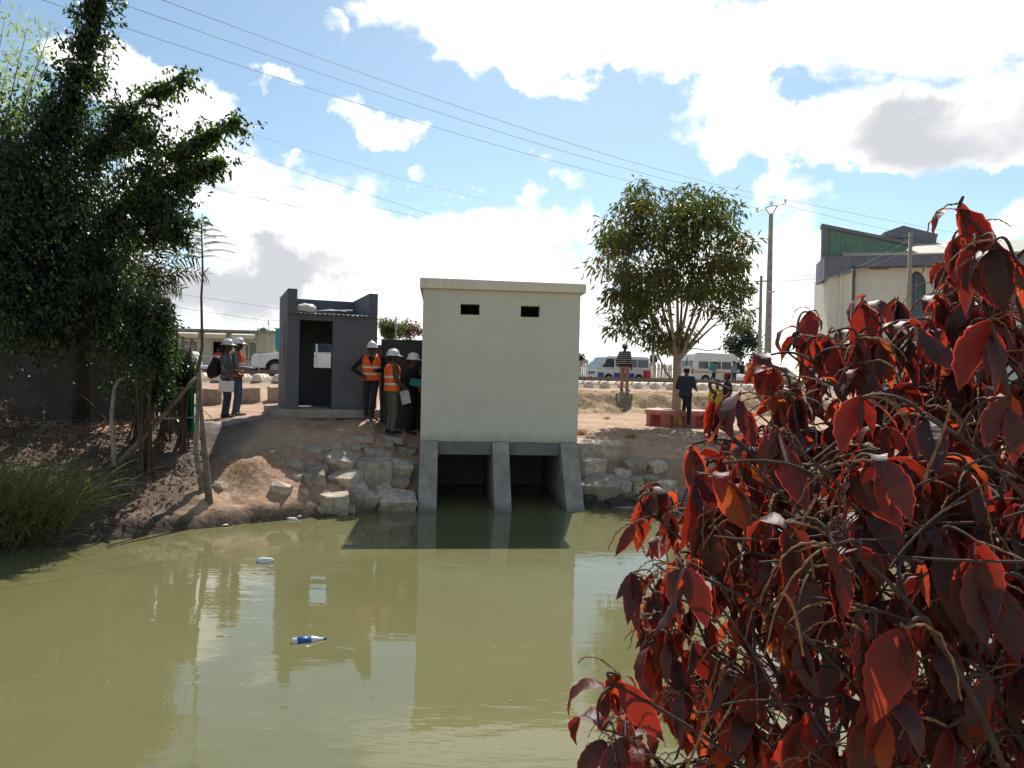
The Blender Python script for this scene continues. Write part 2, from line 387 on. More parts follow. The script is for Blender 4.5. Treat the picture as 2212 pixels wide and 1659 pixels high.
zc[:, 2] = np.clip(np.where(ft < .35, 1 - np.abs(ft - .0) / .35, 0) + (ft <= 0) * 1 + (fx < -5.2) * (ft < 4) * np.clip((-5.0 - fx) / .6, 0, 1) * .75 + ((fx > 2.3) & (ft < 1.2)) * .25, 0, 1)  # wet mud at the waterline and bed; tree shade darkened into the left bank
ca = ground.data.color_attributes.new('zone', 'FLOAT_COLOR', 'POINT'); ca.data.foreach_set('color', zc.ravel())

# ---------------------------------------------------------------- water
wm = bpy.data.materials.new('river_water'); wm.use_nodes = True; MAT['river_water'] = wm
n, l = wm.node_tree.nodes, wm.node_tree.links; bs = n['Principled BSDF']
geo_ = N(n, 'ShaderNodeNewGeometry')
c = gmix(gramp(gnoise(.35, 4), .3, .7), (.130, .126, .052), (.150, .141, .066))
c = gmix(gramp(gnoise(2.2, 6), .62, .8), c, (.18, .168, .09))
l.new(c, bs.inputs['Base Color']); bs.inputs['Roughness'].default_value = .035; bs.inputs['IOR'].default_value = 1.44; bs.inputs['Specular IOR Level'].default_value = .5
mpw = N(n, 'ShaderNodeMapping'); mpw.inputs['Scale'].default_value = (.55, 1.6, 1); l.new(geo_.outputs['Position'], mpw.inputs[0])
r1 = N(n, 'ShaderNodeTexNoise'); r1.inputs['Scale'].default_value = 5.0; r1.inputs['Detail'].default_value = 3; l.new(mpw.outputs[0], r1.inputs['Vector'])
r2 = N(n, 'ShaderNodeTexNoise'); r2.inputs['Scale'].default_value = .8; r2.inputs['Detail'].default_value = 2; l.new(mpw.outputs[0], r2.inputs['Vector'])
pw = N(n, 'ShaderNodeMath', operation='MULTIPLY'); l.new(r1.outputs[0], pw.inputs[0]); l.new(gramp(r2.outputs[0], .35, .7), pw.inputs[1])
bp = N(n, 'ShaderNodeBump'); bp.inputs['Strength'].default_value = .3; bp.inputs['Distance'].default_value = .014; l.new(pw.outputs[0], bp.inputs['Height']); l.new(bp.outputs[0], bs.inputs['Normal'])
wx = np.array([-80, -30, -12, 12, 30, 80.]); wy = np.array([3.0, 8, 12, 19.5])
WX, WY = np.meshgrid(wx, wy); ii = np.arange(WX.size).reshape(WX.shape)
water = np_mesh('river_water', np.stack([WX.ravel(), WY.ravel(), WX.ravel() * 0], 1), np.stack([ii[:-1, :-1], ii[:-1, 1:], ii[1:, 1:], ii[1:, :-1]], -1).reshape(-1, 4), 'river_water')
struct(water)
# ---------------------------------------------------------------- materials for built things
mat('cream_render', (.56, .54, .455), .9, .035, 1.6, bump=.25, bscale=55, dist=.006)
mat('cream_trim', (.63, .59, .47), .85, .05, 2.0, bump=.2, bscale=55, dist=.006)
mat('concrete', (.30, .27, .235), .92, .16, 3.2, bump=.35, bscale=38, dist=.01)
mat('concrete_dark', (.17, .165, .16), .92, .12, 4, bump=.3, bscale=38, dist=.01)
mat('hut_paint', (.118, .124, .142), .75, .08, 2.2, bump=.2, bscale=50, dist=.006)
mat('hut_inside', (.10, .10, .11), .9, .1, 3)
mat('plinth_concrete', (.34, .29, .245), .95, .14, 3, bump=.4, bscale=25, dist=.015)
mat('black_metal', (.018, .018, .02), .55, .2, 5, spec=.4)
mat('rust_metal', (.07, .05, .04), .7, .2, 9, metal=.3)
mat('zinc', (.42, .42, .41), .45, .2, 5, metal=.7)
mat('rail_steel', (.20, .15, .12), .5, .2, 14, metal=.6)
mat('sleeper_concrete', (.70, .60, .48), .95, .14, 8, bump=.4, bscale=20, dist=.02, rnd=.15)
mat('pale_bag', (.62, .60, .55), .7, .12, 12, bump=.5, bscale=14, dist=.03)
mat('dark_plastic', (.03, .025, .025), .6, .2, 9)
mat('dark_glass', (.02, .025, .03), .08, .1, 2, spec=.6)
mat('window_glass', (.10, .13, .14), .06, .1, 2, spec=.7)
mat('screen_glass', (.22, .29, .32), .06, .1, 2, spec=.7)
mat('white_paint', (.72, .72, .70), .35, .04, 2, spec=.5)
mat('dusty_white', (.62, .61, .57), .45, .08, 3, spec=.45)
mat('blue_paint', (.035, .085, .30), .4, .1, 4)
mat('yellow_paint', (.62, .36, .04), .45, .08, 4)
mat('tyre', (.022, .022, .023), .85, .15, 9)
mat('rim_grey', (.32, .32, .32), .45, .15, 9, metal=.5)
mat('grey_trim', (.12, .12, .12), .6, .12, 6)
mat('headlight', (.55, .56, .56), .12, .05, 6, spec=.7)
mat('amber', (.6, .2, .02), .25, .05, 6)
mat('chrome', (.55, .55, .55), .2, .05, 6, metal=.9)
mat('red_bench', (.36, .105, .075), .7, .18, 5, bump=.25, bscale=30, dist=.008)
mat('bench_sunlit_top', (.40, .17, .13), .65, .25, 6, bump=.2, bscale=30, dist=.006)  # bench red made paler, sunlight on the seat put into the colour
mat('shop_wall', (.52, .46, .35), .92, .09, 2.5, bump=.2, bscale=30)
mat('shop_awning', (.60, .52, .38), .8, .08, 3)
mat('shop_roof', (.25, .235, .21), .8, .2, 3)
mat('teal_paint', (.03, .28, .30), .6, .12, 3)
mat('ochre_paint', (.42, .33, .10), .7, .12, 3)
mat('galv_pipe', (.5, .5, .48), .5, .1, 8, metal=.4)
mat('church_wall', (.74, .69, .55), .9, .05, .6, bump=.15, bscale=20, col2=(.60, .57, .50))
mat('church_trim', (.15, .16, .19), .7, .1, 3)
mat('church_green', (.12, .22, .165), .55, .08, 2)
mat('church_roof', (.44, .41, .34), .6, .1, 2)
mat('wood_pole', (.30, .255, .20), .9, .18, 9, bump=.4, bscale=25, dist=.01)
mat('pole_concrete', (.30, .26, .225), .9, .12, 5)
mat('porcelain', (.75, .73, .70), .3, .05, 9)
mat('wire', (.07, .07, .075), .6, .1, 9)
mat('old_wood', (.17, .125, .09), .9, .25, 7, bump=.5, bscale=22, dist=.012)
mat('paling_wood', (.42, .38, .32), .92, .14, 5, rnd=.18)
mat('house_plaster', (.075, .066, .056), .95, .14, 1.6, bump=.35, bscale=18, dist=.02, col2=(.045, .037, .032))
mat('house_brick', (.27, .13, .085), .92, .2, 8, bump=.4, bscale=25, dist=.01, rnd=.2)
mat('green_plastic', (.006, .075, .045), .6, .35, 9, trans=((.01, .16, .09), .2))
mat('cloth_white', (.66, .66, .68), .9, .08, 8, bump=.4, bscale=10, dist=.03, trans=((.7, .7, .72), .3))
mat('cloth_red', (.45, .06, .07), .9, .1, 8, trans=((.6, .08, .08), .25))
mat('stone', (.40, .325, .25), .93, .22, 7, bump=.8, bscale=22, dist=.03, rnd=.28)
mat('stone_wet', (.06, .055, .05), .3, .25, 5, bump=.6, bscale=16, dist=.03, rnd=.1)
mat('block_concrete', (.40, .33, .255), .95, .15, 6, bump=.5, bscale=18, dist=.02)

# rain streaks and grime on the painted walls, a damp tide mark on the piers
def weather(name, streak, dark, z0=None, z1=None, tide=None):
    m = MAT[name]; n, l = m.node_tree.nodes, m.node_tree.links; b = n['Principled BSDF']; src = b.inputs['Base Color'].links[0].from_socket; tc = N(n, 'ShaderNodeTexCoord')
    mp_ = N(n, 'ShaderNodeMapping'); mp_.inputs['Scale'].default_value = (9, 9, .55); l.new(tc.outputs['Object'], mp_.inputs[0]); nz = N(n, 'ShaderNodeTexNoise'); nz.inputs['Scale'].default_value = 1.3; nz.inputs['Detail'].default_value = 7; l.new(mp_.outputs[0], nz.inputs[0])
    r_ = N(n, 'ShaderNodeMapRange'); r_.inputs['From Min'].default_value = .5; r_.inputs['From Max'].default_value = .8; r_.inputs['To Max'].default_value = streak; l.new(nz.outputs[0], r_.inputs['Value'])
    mx = N(n, 'ShaderNodeMix', data_type='RGBA'); l.new(r_.outputs[0], mx.inputs['Factor']); l.new(src, mx.inputs[6]); mx.inputs[7].default_value = (*dark, 1); cur = mx.outputs[2]
    if tide:
        sp = N(n, 'ShaderNodeSeparateXYZ'); l.new(tc.outputs['Object'], sp.inputs[0]); n2 = N(n, 'ShaderNodeTexNoise'); n2.inputs['Scale'].default_value = 6; n2.inputs['Detail'].default_value = 5; l.new(tc.outputs['Object'], n2.inputs[0])
        ad = N(n, 'ShaderNodeMath', operation='MULTIPLY_ADD'); l.new(n2.outputs[0], ad.inputs[0]); ad.inputs[1].default_value = tide[2]; l.new(sp.outputs[2], ad.inputs[2]); r2_ = N(n, 'ShaderNodeMapRange'); r2_.inputs['From Min'].default_value = tide[0]; r2_.inputs['From Max'].default_value = tide[1]; r2_.inputs['To Min'].default_value = .75; r2_.inputs['To Max'].default_value = 0; l.new(ad.outputs[0], r2_.inputs['Value'])
        mx = N(n, 'ShaderNodeMix', data_type='RGBA'); l.new(r2_.outputs[0], mx.inputs['Factor']); l.new(cur, mx.inputs[6]); mx.inputs[7].default_value = (*tide[3], 1); cur = mx.outputs[2]
    l.new(cur, b.inputs['Base Color'])
weather('cream_render', .13, (.40, .375, .30), tide=(1.42, 1.62, .3, (.36, .34, .28)))
weather('cream_trim', .45, (.36, .33, .26)); weather('concrete', .45, (.19, .17, .15), tide=(.08, .30, .22, (.12, .11, .085))); weather('hut_paint', .4, (.17, .165, .165)); weather('plinth_concrete', .5, (.2, .16, .13)); weather('church_wall', .35, (.5, .48, .43)); weather('house_plaster', .5, (.03, .026, .022))

# ---------------------------------------------------------------- sluice house over the water
gh = thing('sluice_house', 'tall cream sluice house with two slots standing over the water on grey concrete piers', 'building', GH_O, GH_YAW)
ZB = 1.28; ZT = EYE + (815 - 625) / FPX * 15.15
W_ = GH_W; DEP = 3.0
def slot(px0, py0, px1, py1):
    def loc(px, py):
        r = ray(px, py); k = (GH_O.x * _s - GH_O.y * _c) / (r.x * _s - r.y * _c); p = Vector((0, 0, EYE)) + r * k
        return ghouse_local(p.x, p.y)[0], p.z
    a = loc(px0, (py0 + py1) / 2); b = loc(px1, (py0 + py1) / 2); zt = loc((px0 + px1) / 2, py0)[1]; zb = loc((px0 + px1) / 2, py1)[1]
    return [(a[0], zb), (b[0], zb), (b[0], zt), (a[0], zt)]
s1, s2 = slot(995, 657, 1036, 680), slot(1125, 661, 1166, 685)
w = MB(); w.wall([(0, ZB), (W_, ZB), (W_, ZT), (0, ZT)], [s1, s2], 0, .18)
w.box(0, .18, .18, DEP, ZB, ZT).box(W_ - .18, W_, .18, DEP, ZB, ZT).box(.18, W_ - .18, DEP - .18, DEP, ZB, ZT)
w.build('wall', 'cream_render', gh)
r_ = MB(); ov = .10; hL, hR = ZT, ZT
r_.hexa([(-ov + .03, -ov, hL), (W_ + ov, -ov, hR), (W_ + ov, DEP + ov, hR), (-ov + .03, DEP + ov, hL)],
        [(-ov + .03, -ov, hL + .21), (W_ + ov, -ov, hR + .185), (W_ + ov, DEP + ov, hR + .185), (-ov + .03, DEP + ov, hL + .21)])
r_.build('roof_slab', 'cream_trim', gh, bevel=.012)
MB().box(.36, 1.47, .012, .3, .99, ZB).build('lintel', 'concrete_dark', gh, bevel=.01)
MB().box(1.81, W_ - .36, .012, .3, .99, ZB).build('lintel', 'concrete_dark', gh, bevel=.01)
for x0, x1 in ((0, .36), (1.47, 1.81), (W_ - .36, W_)):
    p = MB(); pj = .95; k = pj / ZB
    y_b = -pj - k * 1.2
    p.add([(x0, -.006, ZB - .004), (x1, -.006, ZB - .004), (x1, y_b, -1.2), (x0, y_b, -1.2), (x0, DEP, ZB - .004), (x1, DEP, ZB - .004), (x1, DEP, -1.2), (x0, DEP, -1.2)],
          [(0, 1, 2, 3), (4, 7, 6, 5), (0, 4, 5, 1), (3, 2, 6, 7), (0, 3, 7, 4), (1, 5, 6, 2)])
    p.build('pier', 'concrete', gh, bevel=.012)
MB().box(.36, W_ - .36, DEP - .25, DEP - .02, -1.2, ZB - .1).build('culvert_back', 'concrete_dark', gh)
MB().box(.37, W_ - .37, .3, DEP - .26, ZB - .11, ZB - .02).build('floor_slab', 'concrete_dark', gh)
# ragged plaster line over the lintels
pl = MB()
for x0, x1 in ((.362, 1.468), (1.812, W_ - .362)):
    k = 26
    for i in range(k):
        a, b = x0 + (x1 - x0) * i / k, x0 + (x1 - x0) * (i + 1) / k
        pl.box(a, b, -.004, .02, ZB - .012 - .03 * abs(noise.noise(Vector((a * 6, 0, 0)))), ZB + .003)
pl.build('plaster_edge', 'cream_render', gh)
for cx_, cz_ in ((.88, 1.72), (1.62, 1.36), (1.83, 1.31), (.62, 3.55)):
    MB(Matrix.Translation((cx_, 0, cz_))).ell((0, 0, 0), (.014, .006, .012), 8, 4).build('fixing_mark', 'rust_metal', gh)

# ---------------------------------------------------------------- grey guard hut
HY = R(22); hp = at(617.6, 883.4, 16.4); HZ = hp.z
hut = thing('guard_hut', 'small grey painted hut with open doorway, three parapets and a corrugated sheet roof', 'hut', (hp.x, hp.y, HZ), HY)
ch, sh = math.cos(HY), math.sin(HY)
HW, HD, HT = 2.0, 2.2, EYE + (808 - 623.2) / FPX * 16.4 - HZ
def hut_x(px, py):      # along the front wall
    r = ray(px, py); k = (hp.x * sh - hp.y * ch) / (r.x * sh - r.y * ch); p = Vector((0, 0, EYE)) + r * k
    return (p.x - hp.x) * ch + (p.y - hp.y) * sh, p.z - HZ
dl, dr = hut_x(646, 780)[0], hut_x(718, 780)[0]; dtop = hut_x(690, 692)[1]; rz = hut_x(640, 676)[1]
m = MB(); m.wall([(.2, 0), (.2, rz), (HW - .2, rz), (HW - .2, 0), (dr, 0), (dr, dtop), (dl, dtop), (dl, 0)], [], 0, .18); m.build('front_wall', 'hut_paint', hut)
m = MB(Matrix.Rotation(R(90), 4, 'Z'))
for nm, x0 in (('side_wall', 0), ('side_wall', HW - .2)):
    m = MB(); mm = MB()
    # wall in the yz plane with a slit on the left side
    outer = [(0, 0), (HD, 0), (HD, HT), (0, HT)]
    holes = [[(.55, .98), (.72, .98), (.72, 1.95), (.55, 1.95)]] if x0 == 0 else []
    mm.wall(outer, holes, 0, .2)
    mm.v = [(x0 + .2 - p[1], p[0], p[2]) if True else p for p in mm.v]
    mm.build(nm, 'hut_paint', hut)
# window in the rear wall, seen through the doorway
def hut_back(px, py):
    o = Vector((hp.x - sh * HD, hp.y + ch * HD)); r = ray(px, py); k = (o.x * sh - o.y * ch) / (r.x * sh - r.y * ch); p = Vector((0, 0, EYE)) + r * k
    return (p.x - o.x) * ch + (p.y - o.y) * sh, p.z - HZ
wl0, wz1 = hut_back(677, 743); wl1, wz0 = hut_back(714, 795)
m = MB(); m.wall([(.2, 0), (HW - .2, 0), (HW - .2, HT - .02), (.2, HT - .02)], [[(wl0, wz0), (wl1, wz0), (wl1, wz1), (wl0, wz1)]], HD - .18, HD - .002); m.build('rear_wall', 'hut_paint', hut)
MB().box(.2, HW - .2, .18, HD - .18, .003, .02).build('floor', 'plinth_concrete', hut)
m = MB(); nco = 76
vs_, fs_ = [], []
for i in range(nco + 1):
    x = .03 + (HW - .05) * i / nco; dz_ = .018 * math.cos(i * math.pi / 2)
    vs_ += [(x, -.09, rz + .0 + dz_), (x, HD - .2, rz + .16 + dz_)]
    if i: fs_.append((2 * i - 2, 2 * i, 2 * i + 1, 2 * i - 1))
# sheet lies between the parapets, its lip out over the front wall
vs_ = [((min(max(x, .205), HW - .205) if y > 0 else x), y, z) for x, y, z in vs_]
m.add(vs_, fs_); o = m.build('roof_sheet', 'zinc', hut, smooth=False, fixn=False); sd = o.modifiers.new('thick', 'SOLIDIFY'); sd.thickness = .004
MB().box(.205, HW - .205, .19, HD - .19, rz - .06, rz - .03).build('ceiling', 'hut_inside', hut)
m = MB(); ex = .2
m.hexa([(-.32, -.22, -.2), (HW + .12, -.22, -.2), (HW + .12, HD + .2, -.2), (-.32, HD + .2, -.2)], [(-.32, -.22, -.002), (HW + .12, -.22, -.002), (HW + .12, HD + .2, -.002), (-.32, HD + .2, -.002)])
m.build('plinth', 'plinth_concrete', hut, bevel=.015)
# rubbish lying on the hut roof
def lumpy(name, label, cat, loc, r, mt, seed, rz_=0, group=None):
    bm = bmesh.new(); bmesh.ops.create_icosphere(bm, subdivisions=3, radius=1)
    for v in bm.verts:
        q = v.co * 1.6 + Vector((seed, seed * 2, 0)); k = 1 + .35 * noise.noise(q) + .15 * noise.noise(q * 3)
        v.co = Vector((v.co.x * r[0] * k, v.co.y * r[1] * k, max(v.co.z, -.6) * r[2] * k))
    me = bpy.data.meshes.new(name); bm.to_mesh(me); bm.free(); me.materials.append(MAT[mt]); me.polygons.foreach_set('use_smooth', [True] * len(me.polygons))
    o = link(name, me, None, loc); o.rotation_euler = (0, 0, rz_); return tag(o, label, cat, group)
def hut_pt(x, y, z): return Vector((hp.x + x * ch - y * sh, hp.y + x * sh + y * ch, HZ + z))
lumpy('plastic_sack', 'crumpled pale sack at the left end of the hut roof', 'sack', hut_pt(.42, .12, rz + .11), (.22, .12, .12), 'pale_bag', 3, HY)
m = MB(); m.add([(0, 0, .03), (.3, -.02, .05), (.62, 0, .03), (.66, .3, .08), (.3, .34, .12), (0, .3, .06)], [(0, 1, 4, 5), (1, 2, 3, 4)])
o = m.build('tar_sheet', 'dark_plastic', None, loc=hut_pt(.66, .02, rz + .04)); o.rotation_euler = (0, 0, HY); sd = o.modifiers.new('t', 'SOLIDIFY'); sd.thickness = .02
tag(o, 'curled dark sheet lying on the hut roof beside the pale sack', 'sheet')
m = MB(); m.add([(0, 0, 0), (.42, 0, .03), (.42, .2, .05), (0, .2, .02)], [(0, 1, 2, 3)]); o = m.build('cardboard', 'pale_bag', None, loc=hut_pt(1.02, .03, rz + .085)); o.rotation_euler = (0, 0, HY); sd = o.modifiers.new('t', 'SOLIDIFY'); sd.thickness = .02
tag(o, 'flat pale board lying on the middle of the hut roof', 'board')

# ---------------------------------------------------------------- black metal gate
ga = at(820, 931, 16.75); gb = at(909, 931, 16.75); GZ0 = gz(ga.x, ga.y)
gate = thing('metal_gate', 'black sheet metal gate with diagonal brace between hut and cream building', 'gate', (ga.x, ga.y, 1.33), math.atan2(gb.y - ga.y, gb.x - ga.x))
GWd = (gb - ga).length + .1; GHt = EYE - 1.33 + (813 - 734) / FPX * 16.75
MB().box(.04, GWd - .04, .012, .02, .05, GHt - .04).build('sheet', 'black_metal', gate)
f = MB(); f.box(0, .045, -.02, .03, .02, GHt).box(GWd - .045, GWd, -.02, .03, .02, GHt).box(.045, GWd - .045, -.018, .028, GHt - .045, GHt).box(.045, GWd - .045, -.018, .028, .02, .065).box(.045, GWd - .045, -.016, .026, GHt * .5, GHt * .5 + .04)
f.build('frame', 'black_metal', gate)
f = MB(); f.tube([(.08, -.004, GHt * .5 + .06), (GWd - .08, -.004, GHt - .08)], .016, 6).build('brace', 'rust_metal', gate)
MB().tube([(.08, -.004, GHt - .1), (GWd * .5, -.004, GHt * .5 + .06)], .012, 6).build('brace', 'black_metal', gate)

# ---------------------------------------------------------------- railway
def rail_line(off, zt):
    prof = [(-.06, 0), (.06, 0), (.06, .015), (.012, .03), (.012, .1), (.034, .11), (.034, .14), (-.034, .14), (-.034, .11), (-.012, .1), (-.012, .03), (-.06, .015)]
    m = MB(); ax, bx = -34.0, 44.0; n = math.hypot(1, .206); nxv, nyv = -.206 / n, 1 / n
    vs, fs = [], []
    for x in (ax, bx):
        for p, z in prof: vs.append((x + nxv * (off + p), track_y(x) + nyv * (off + p), zt + z))
    k = len(prof); fs = [(i, (i + 1) % k, k + (i + 1) % k, k + i) for i in range(k)] + [tuple(range(k)), tuple(range(2 * k - 1, k - 1, -1))]
    m.add(vs, fs); return m.build('rail', 'rail_steel')
RZ = 2.56
tag(rail_line(-.53, RZ), 'nearer brown steel rail of the railway track', 'rail', 'rails of the railway')
tag(rail_line(.53, RZ), 'farther brown steel rail of the railway track', 'rail', 'rails of the railway')
slm = MB(); slm.hexa([(-.2, -1.22, -.3), (.2, -1.22, -.3), (.2, 1.22, -.3), (-.2, 1.22, -.3)], [(-.13, -1.1, .0), (.13, -1.1, .0), (.13, 1.1, .0), (-.13, 1.1, .0)])
sl0 = slm.build('railway_sleeper', 'sleeper_concrete', bevel=.11)
tang = math.atan(.206); nsl = 0
for i in range(-26, 36):
    x = i * .66 + .1
    o = sl0 if nsl == 0 else sl0.copy()
    if nsl: COL.objects.link(o)
    o.location = (x, track_y(x), RZ - .005 + random.uniform(-.012, .012)); o.rotation_euler = (0, random.uniform(-.03, .03), tang + random.uniform(-.03, .03))
    tag(o, 'pale concrete sleeper with rounded end poking out under the rails', 'sleeper', 'sleepers along the railway'); nsl += 1

# ---------------------------------------------------------------- round bench under the tree
bp_ = at(1462, 921, 21.3); bz0 = gz(bp_.x, bp_.y)
bench = thing('round_bench', 'round red concrete bench on block legs encircling the tree trunk', 'bench', (bp_.x, bp_.y, bz0))
def ring(r0, r1, z0, z1, a0, a1, k):
    m = MB(); vs, fs = [], []; full = a1 - a0 > 6.2; cnt = k if full else k + 1
    for i in range(cnt):
        w = a0 + (a1 - a0) * i / k; c_, s_ = math.cos(w), math.sin(w)
        vs += [(r0 * c_, r0 * s_, z0), (r1 * c_, r1 * s_, z0), (r1 * c_, r1 * s_, z1), (r0 * c_, r0 * s_, z1)]
    for i in range(k):
        a, b = 4 * i, 4 * ((i + 1) % cnt)
        for j in range(4): fs.append((a + j, a + (j + 1) % 4, b + (j + 1) % 4, b + j))
    if not full: fs += [(0, 1, 2, 3), (4 * k + 3, 4 * k + 2, 4 * k + 1, 4 * k)]
    return m.add(vs, fs)
ring(.46, .92, .355, .455, 0, 2 * math.pi, 48).build('seat', 'bench_sunlit_top', bench, bevel=.012)
ring(.845, .905, .31, .354, 0, 2 * math.pi, 48).build('rim', 'red_bench', bench)
for k in range(8):
    w = R(-168) + k * R(45); ring(.52, .89, -.12, .353, w - R(9.5), w + R(9.5), 6).build('leg', 'red_bench', bench, bevel=.01)

# ---------------------------------------------------------------- concrete stubs behind the hut path
mats_ = ['leftmost', 'middle', 'rightmost']
for i, (px, py, wd) in enumerate(((459, 871, .62), (540, 869, .55), (598, 866, .5))):
    p = hit(px, py, 17, 26); bm = bmesh.new(); bmesh.ops.create_cube(bm, size=1); bmesh.ops.subdivide_edges(bm, edges=bm.edges, cuts=3, use_grid_fill=True)
    for v in bm.verts: v.co = Vector((v.co.x * wd * (1 - .08 * v.co.z), v.co.y * .5, v.co.z * .46 + .21)) + Vector((noise.noise(v.co * 3 + Vector((i, 0, 0))), noise.noise(v.co * 3 + Vector((0, i + 5, 0))), noise.noise(v.co * 2.5 + Vector((0, 0, i + 9))))) * .04
    me = bpy.data.meshes.new('concrete_block'); bm.to_mesh(me); bm.free(); me.materials.append(MAT['block_concrete'])
    o = link('concrete_block', me, None, (p.x, p.y, p.z - .03), .02); o.rotation_euler = (0, 0, R(8 + 9 * i))
    tag(o, ['rough tan concrete block beside the path, behind the man with the backpack', 'rough tan concrete block just right of the orange vest man by the path', 'rough tan concrete block half hidden behind the grey hut corner'][i], 'block', 'concrete blocks lining the path')

# ---------------------------------------------------------------- dark plastered house on the left bank
ha = at(-120, 908, 15.6); hb = at(345, 908, 15.9)
house = thing('plaster_house', 'dark plastered house wall in deep shade under the big left tree', 'house', (ha.x, ha.y, 1.2), math.atan2(hb.y - ha.y, hb.x - ha.x))
HL = (hb - ha).length
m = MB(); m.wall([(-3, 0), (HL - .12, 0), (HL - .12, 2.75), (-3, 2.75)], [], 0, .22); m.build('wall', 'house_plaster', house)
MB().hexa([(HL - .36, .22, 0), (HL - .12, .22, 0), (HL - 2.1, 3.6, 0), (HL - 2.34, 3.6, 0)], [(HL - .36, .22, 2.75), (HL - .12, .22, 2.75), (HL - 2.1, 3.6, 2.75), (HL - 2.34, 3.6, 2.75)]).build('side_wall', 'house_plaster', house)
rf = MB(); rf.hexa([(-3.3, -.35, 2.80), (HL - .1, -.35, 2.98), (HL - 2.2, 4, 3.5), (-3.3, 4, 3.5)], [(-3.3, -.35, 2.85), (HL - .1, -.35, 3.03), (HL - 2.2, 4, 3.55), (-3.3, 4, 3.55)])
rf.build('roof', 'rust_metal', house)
for x1_, z_ in ((.22, 2.80), (.16, 2.62), (.10, 2.47)): MB().box(HL - 1.5, HL + x1_, -.2, -.06, z_, z_ + .13).build('eaves_beam', 'old_wood', house, bevel=.01)
bsh = MB().box(-.11, .11, -.055, .055, -.035, .035); b0 = None
for r_i in range(5):       # bare bricks at the corner under the eaves
    for c_i in range(3):
        x = HL - .23 - c_i * .235 - (.11 if r_i % 2 else 0); z = 2.36 + r_i * .083
        if b0 is None: b0 = bsh.build('brick', 'house_brick', house, bevel=.006); o = b0
        else: o = b0.copy(); COL.objects.link(o)
        o.location = (x, -.06 + random.uniform(-.012, .012), z); o.rotation_euler = (0, 0, random.uniform(-.04, .04))

# ---------------------------------------------------------------- far shops beyond the railway (left)
sa = at(300, 806, 45); sb_ = at(592, 811, 46)
shop = thing('shop_row', 'long low cream shop row with three pale awnings beyond the railway', 'building', (sa.x, sa.y, 2.42), math.atan2(sb_.y - sa.y, sb_.x - sa.x))
SL = (sb_ - sa).length
def shx(px): return SL * (px - 300) / 292
def shz(py, px=480): return EYE - 2.42 + (805 + .021 * (px - 480) - py) / FPX * 45.5
zt = shz(717)
hl = []; wins = [(389, 403), (407, 423), (529, 534.5), (537, 551)]
for a, b in wins: hl.append([(shx(a), .95), (shx(b), .95), (shx(b), 2.0), (shx(a), 2.0)])
hl.append([(shx(457), .02), (shx(484), .02), (shx(484), 2.05), (shx(457), 2.05)])
m = MB(); m.wall([(0, 0), (SL, 0), (SL, zt), (0, zt)], hl, 0, .2); m.box(0, .2, .2, 5, 0, zt).box(SL - .2, SL, .2, 5, 0, zt).box(.2, SL - .2, 4.8, 5, 0, zt); m.build('wall', 'shop_wall', shop)
MB().box(-.2, SL + .2, -.25, 5.2, zt, zt + .14).build('roof', 'shop_roof', shop)
for a, b in wins:
    wd = MB().box(shx(a) + .03, shx(b) - .03, .10, .12, .98, 1.97).build('window', 'dark_glass', shop)
    k = MB()
    for j in range(7): k.box(shx(a) + .02, shx(b) - .02, .03, .045, 1.02 + j * .14, 1.035 + j * .14)
    k.box(shx(a), shx(b), -.03, .02, .90, .948); k.build('bars', 'galv_pipe', wd)
MB().box(shx(457), shx(484), 1.2, 1.25, 0, 2.05).build('inner_door', 'hut_inside', shop)
for a, b in ((379, 430), (445, 489), (503, 551)):
    z1 = 2.62; aw = MB(); aw.hexa([(shx(a) + .1, -.02, 2.42), (shx(b) - .1, -.02, 2.42), (shx(b) - .1, -.001, 2.42), (shx(a) + .1, -.001, 2.42)], [(shx(a), -.02, 2.46), (shx(b), -.02, 2.46), (shx(b), -.001, 2.46), (shx(a), -.001, 2.46)])
    aw.hexa([(shx(a), -.75, 2.22), (shx(b), -.75, 2.22), (shx(b) + .05, -.02, 2.44), (shx(a) + .05, -.02, 2.44)], [(shx(a), -.75, 2.47), (shx(b), -.75, 2.47), (shx(b) + .05, -.02, 2.66), (shx(a) + .05, -.02, 2.66)])
    aw.build('awning', 'shop_awning', shop)
# teal and ochre kiosk
ka = at(594, 811, 43)
ki = thing('kiosk', 'small teal and ochre roadside kiosk with pale pipe frame beside the shop row', 'kiosk', (ka.x, ka.y, 2.42))
MB().box(0, 1.6, 0, 1.2, 0, 1.5).build('lower_panel', 'ochre_paint', ki); MB().box(-.02, 1.62, -.02, 1.22, 1.5, 2.75).build('upper_panel', 'teal_paint', ki)
MB().box(-.1, 1.7, -.1, 1.3, 2.75, 2.8).build('roof', 'zinc', ki); MB().box(-.025, 1.625, -.03, -.022, 1.32, 1.4).build('band', 'white_paint', ki)
f = MB(); f.tube([(-.35, -.3, 0), (-.35, -.3, 3.25), (1.6, -.3, 3.1)], .03, 6).tube([(-.35, -.3, 3.2), (-.05, -.06, 2.0)], .022, 6); f.build('pipe_frame', 'galv_pipe', ki)
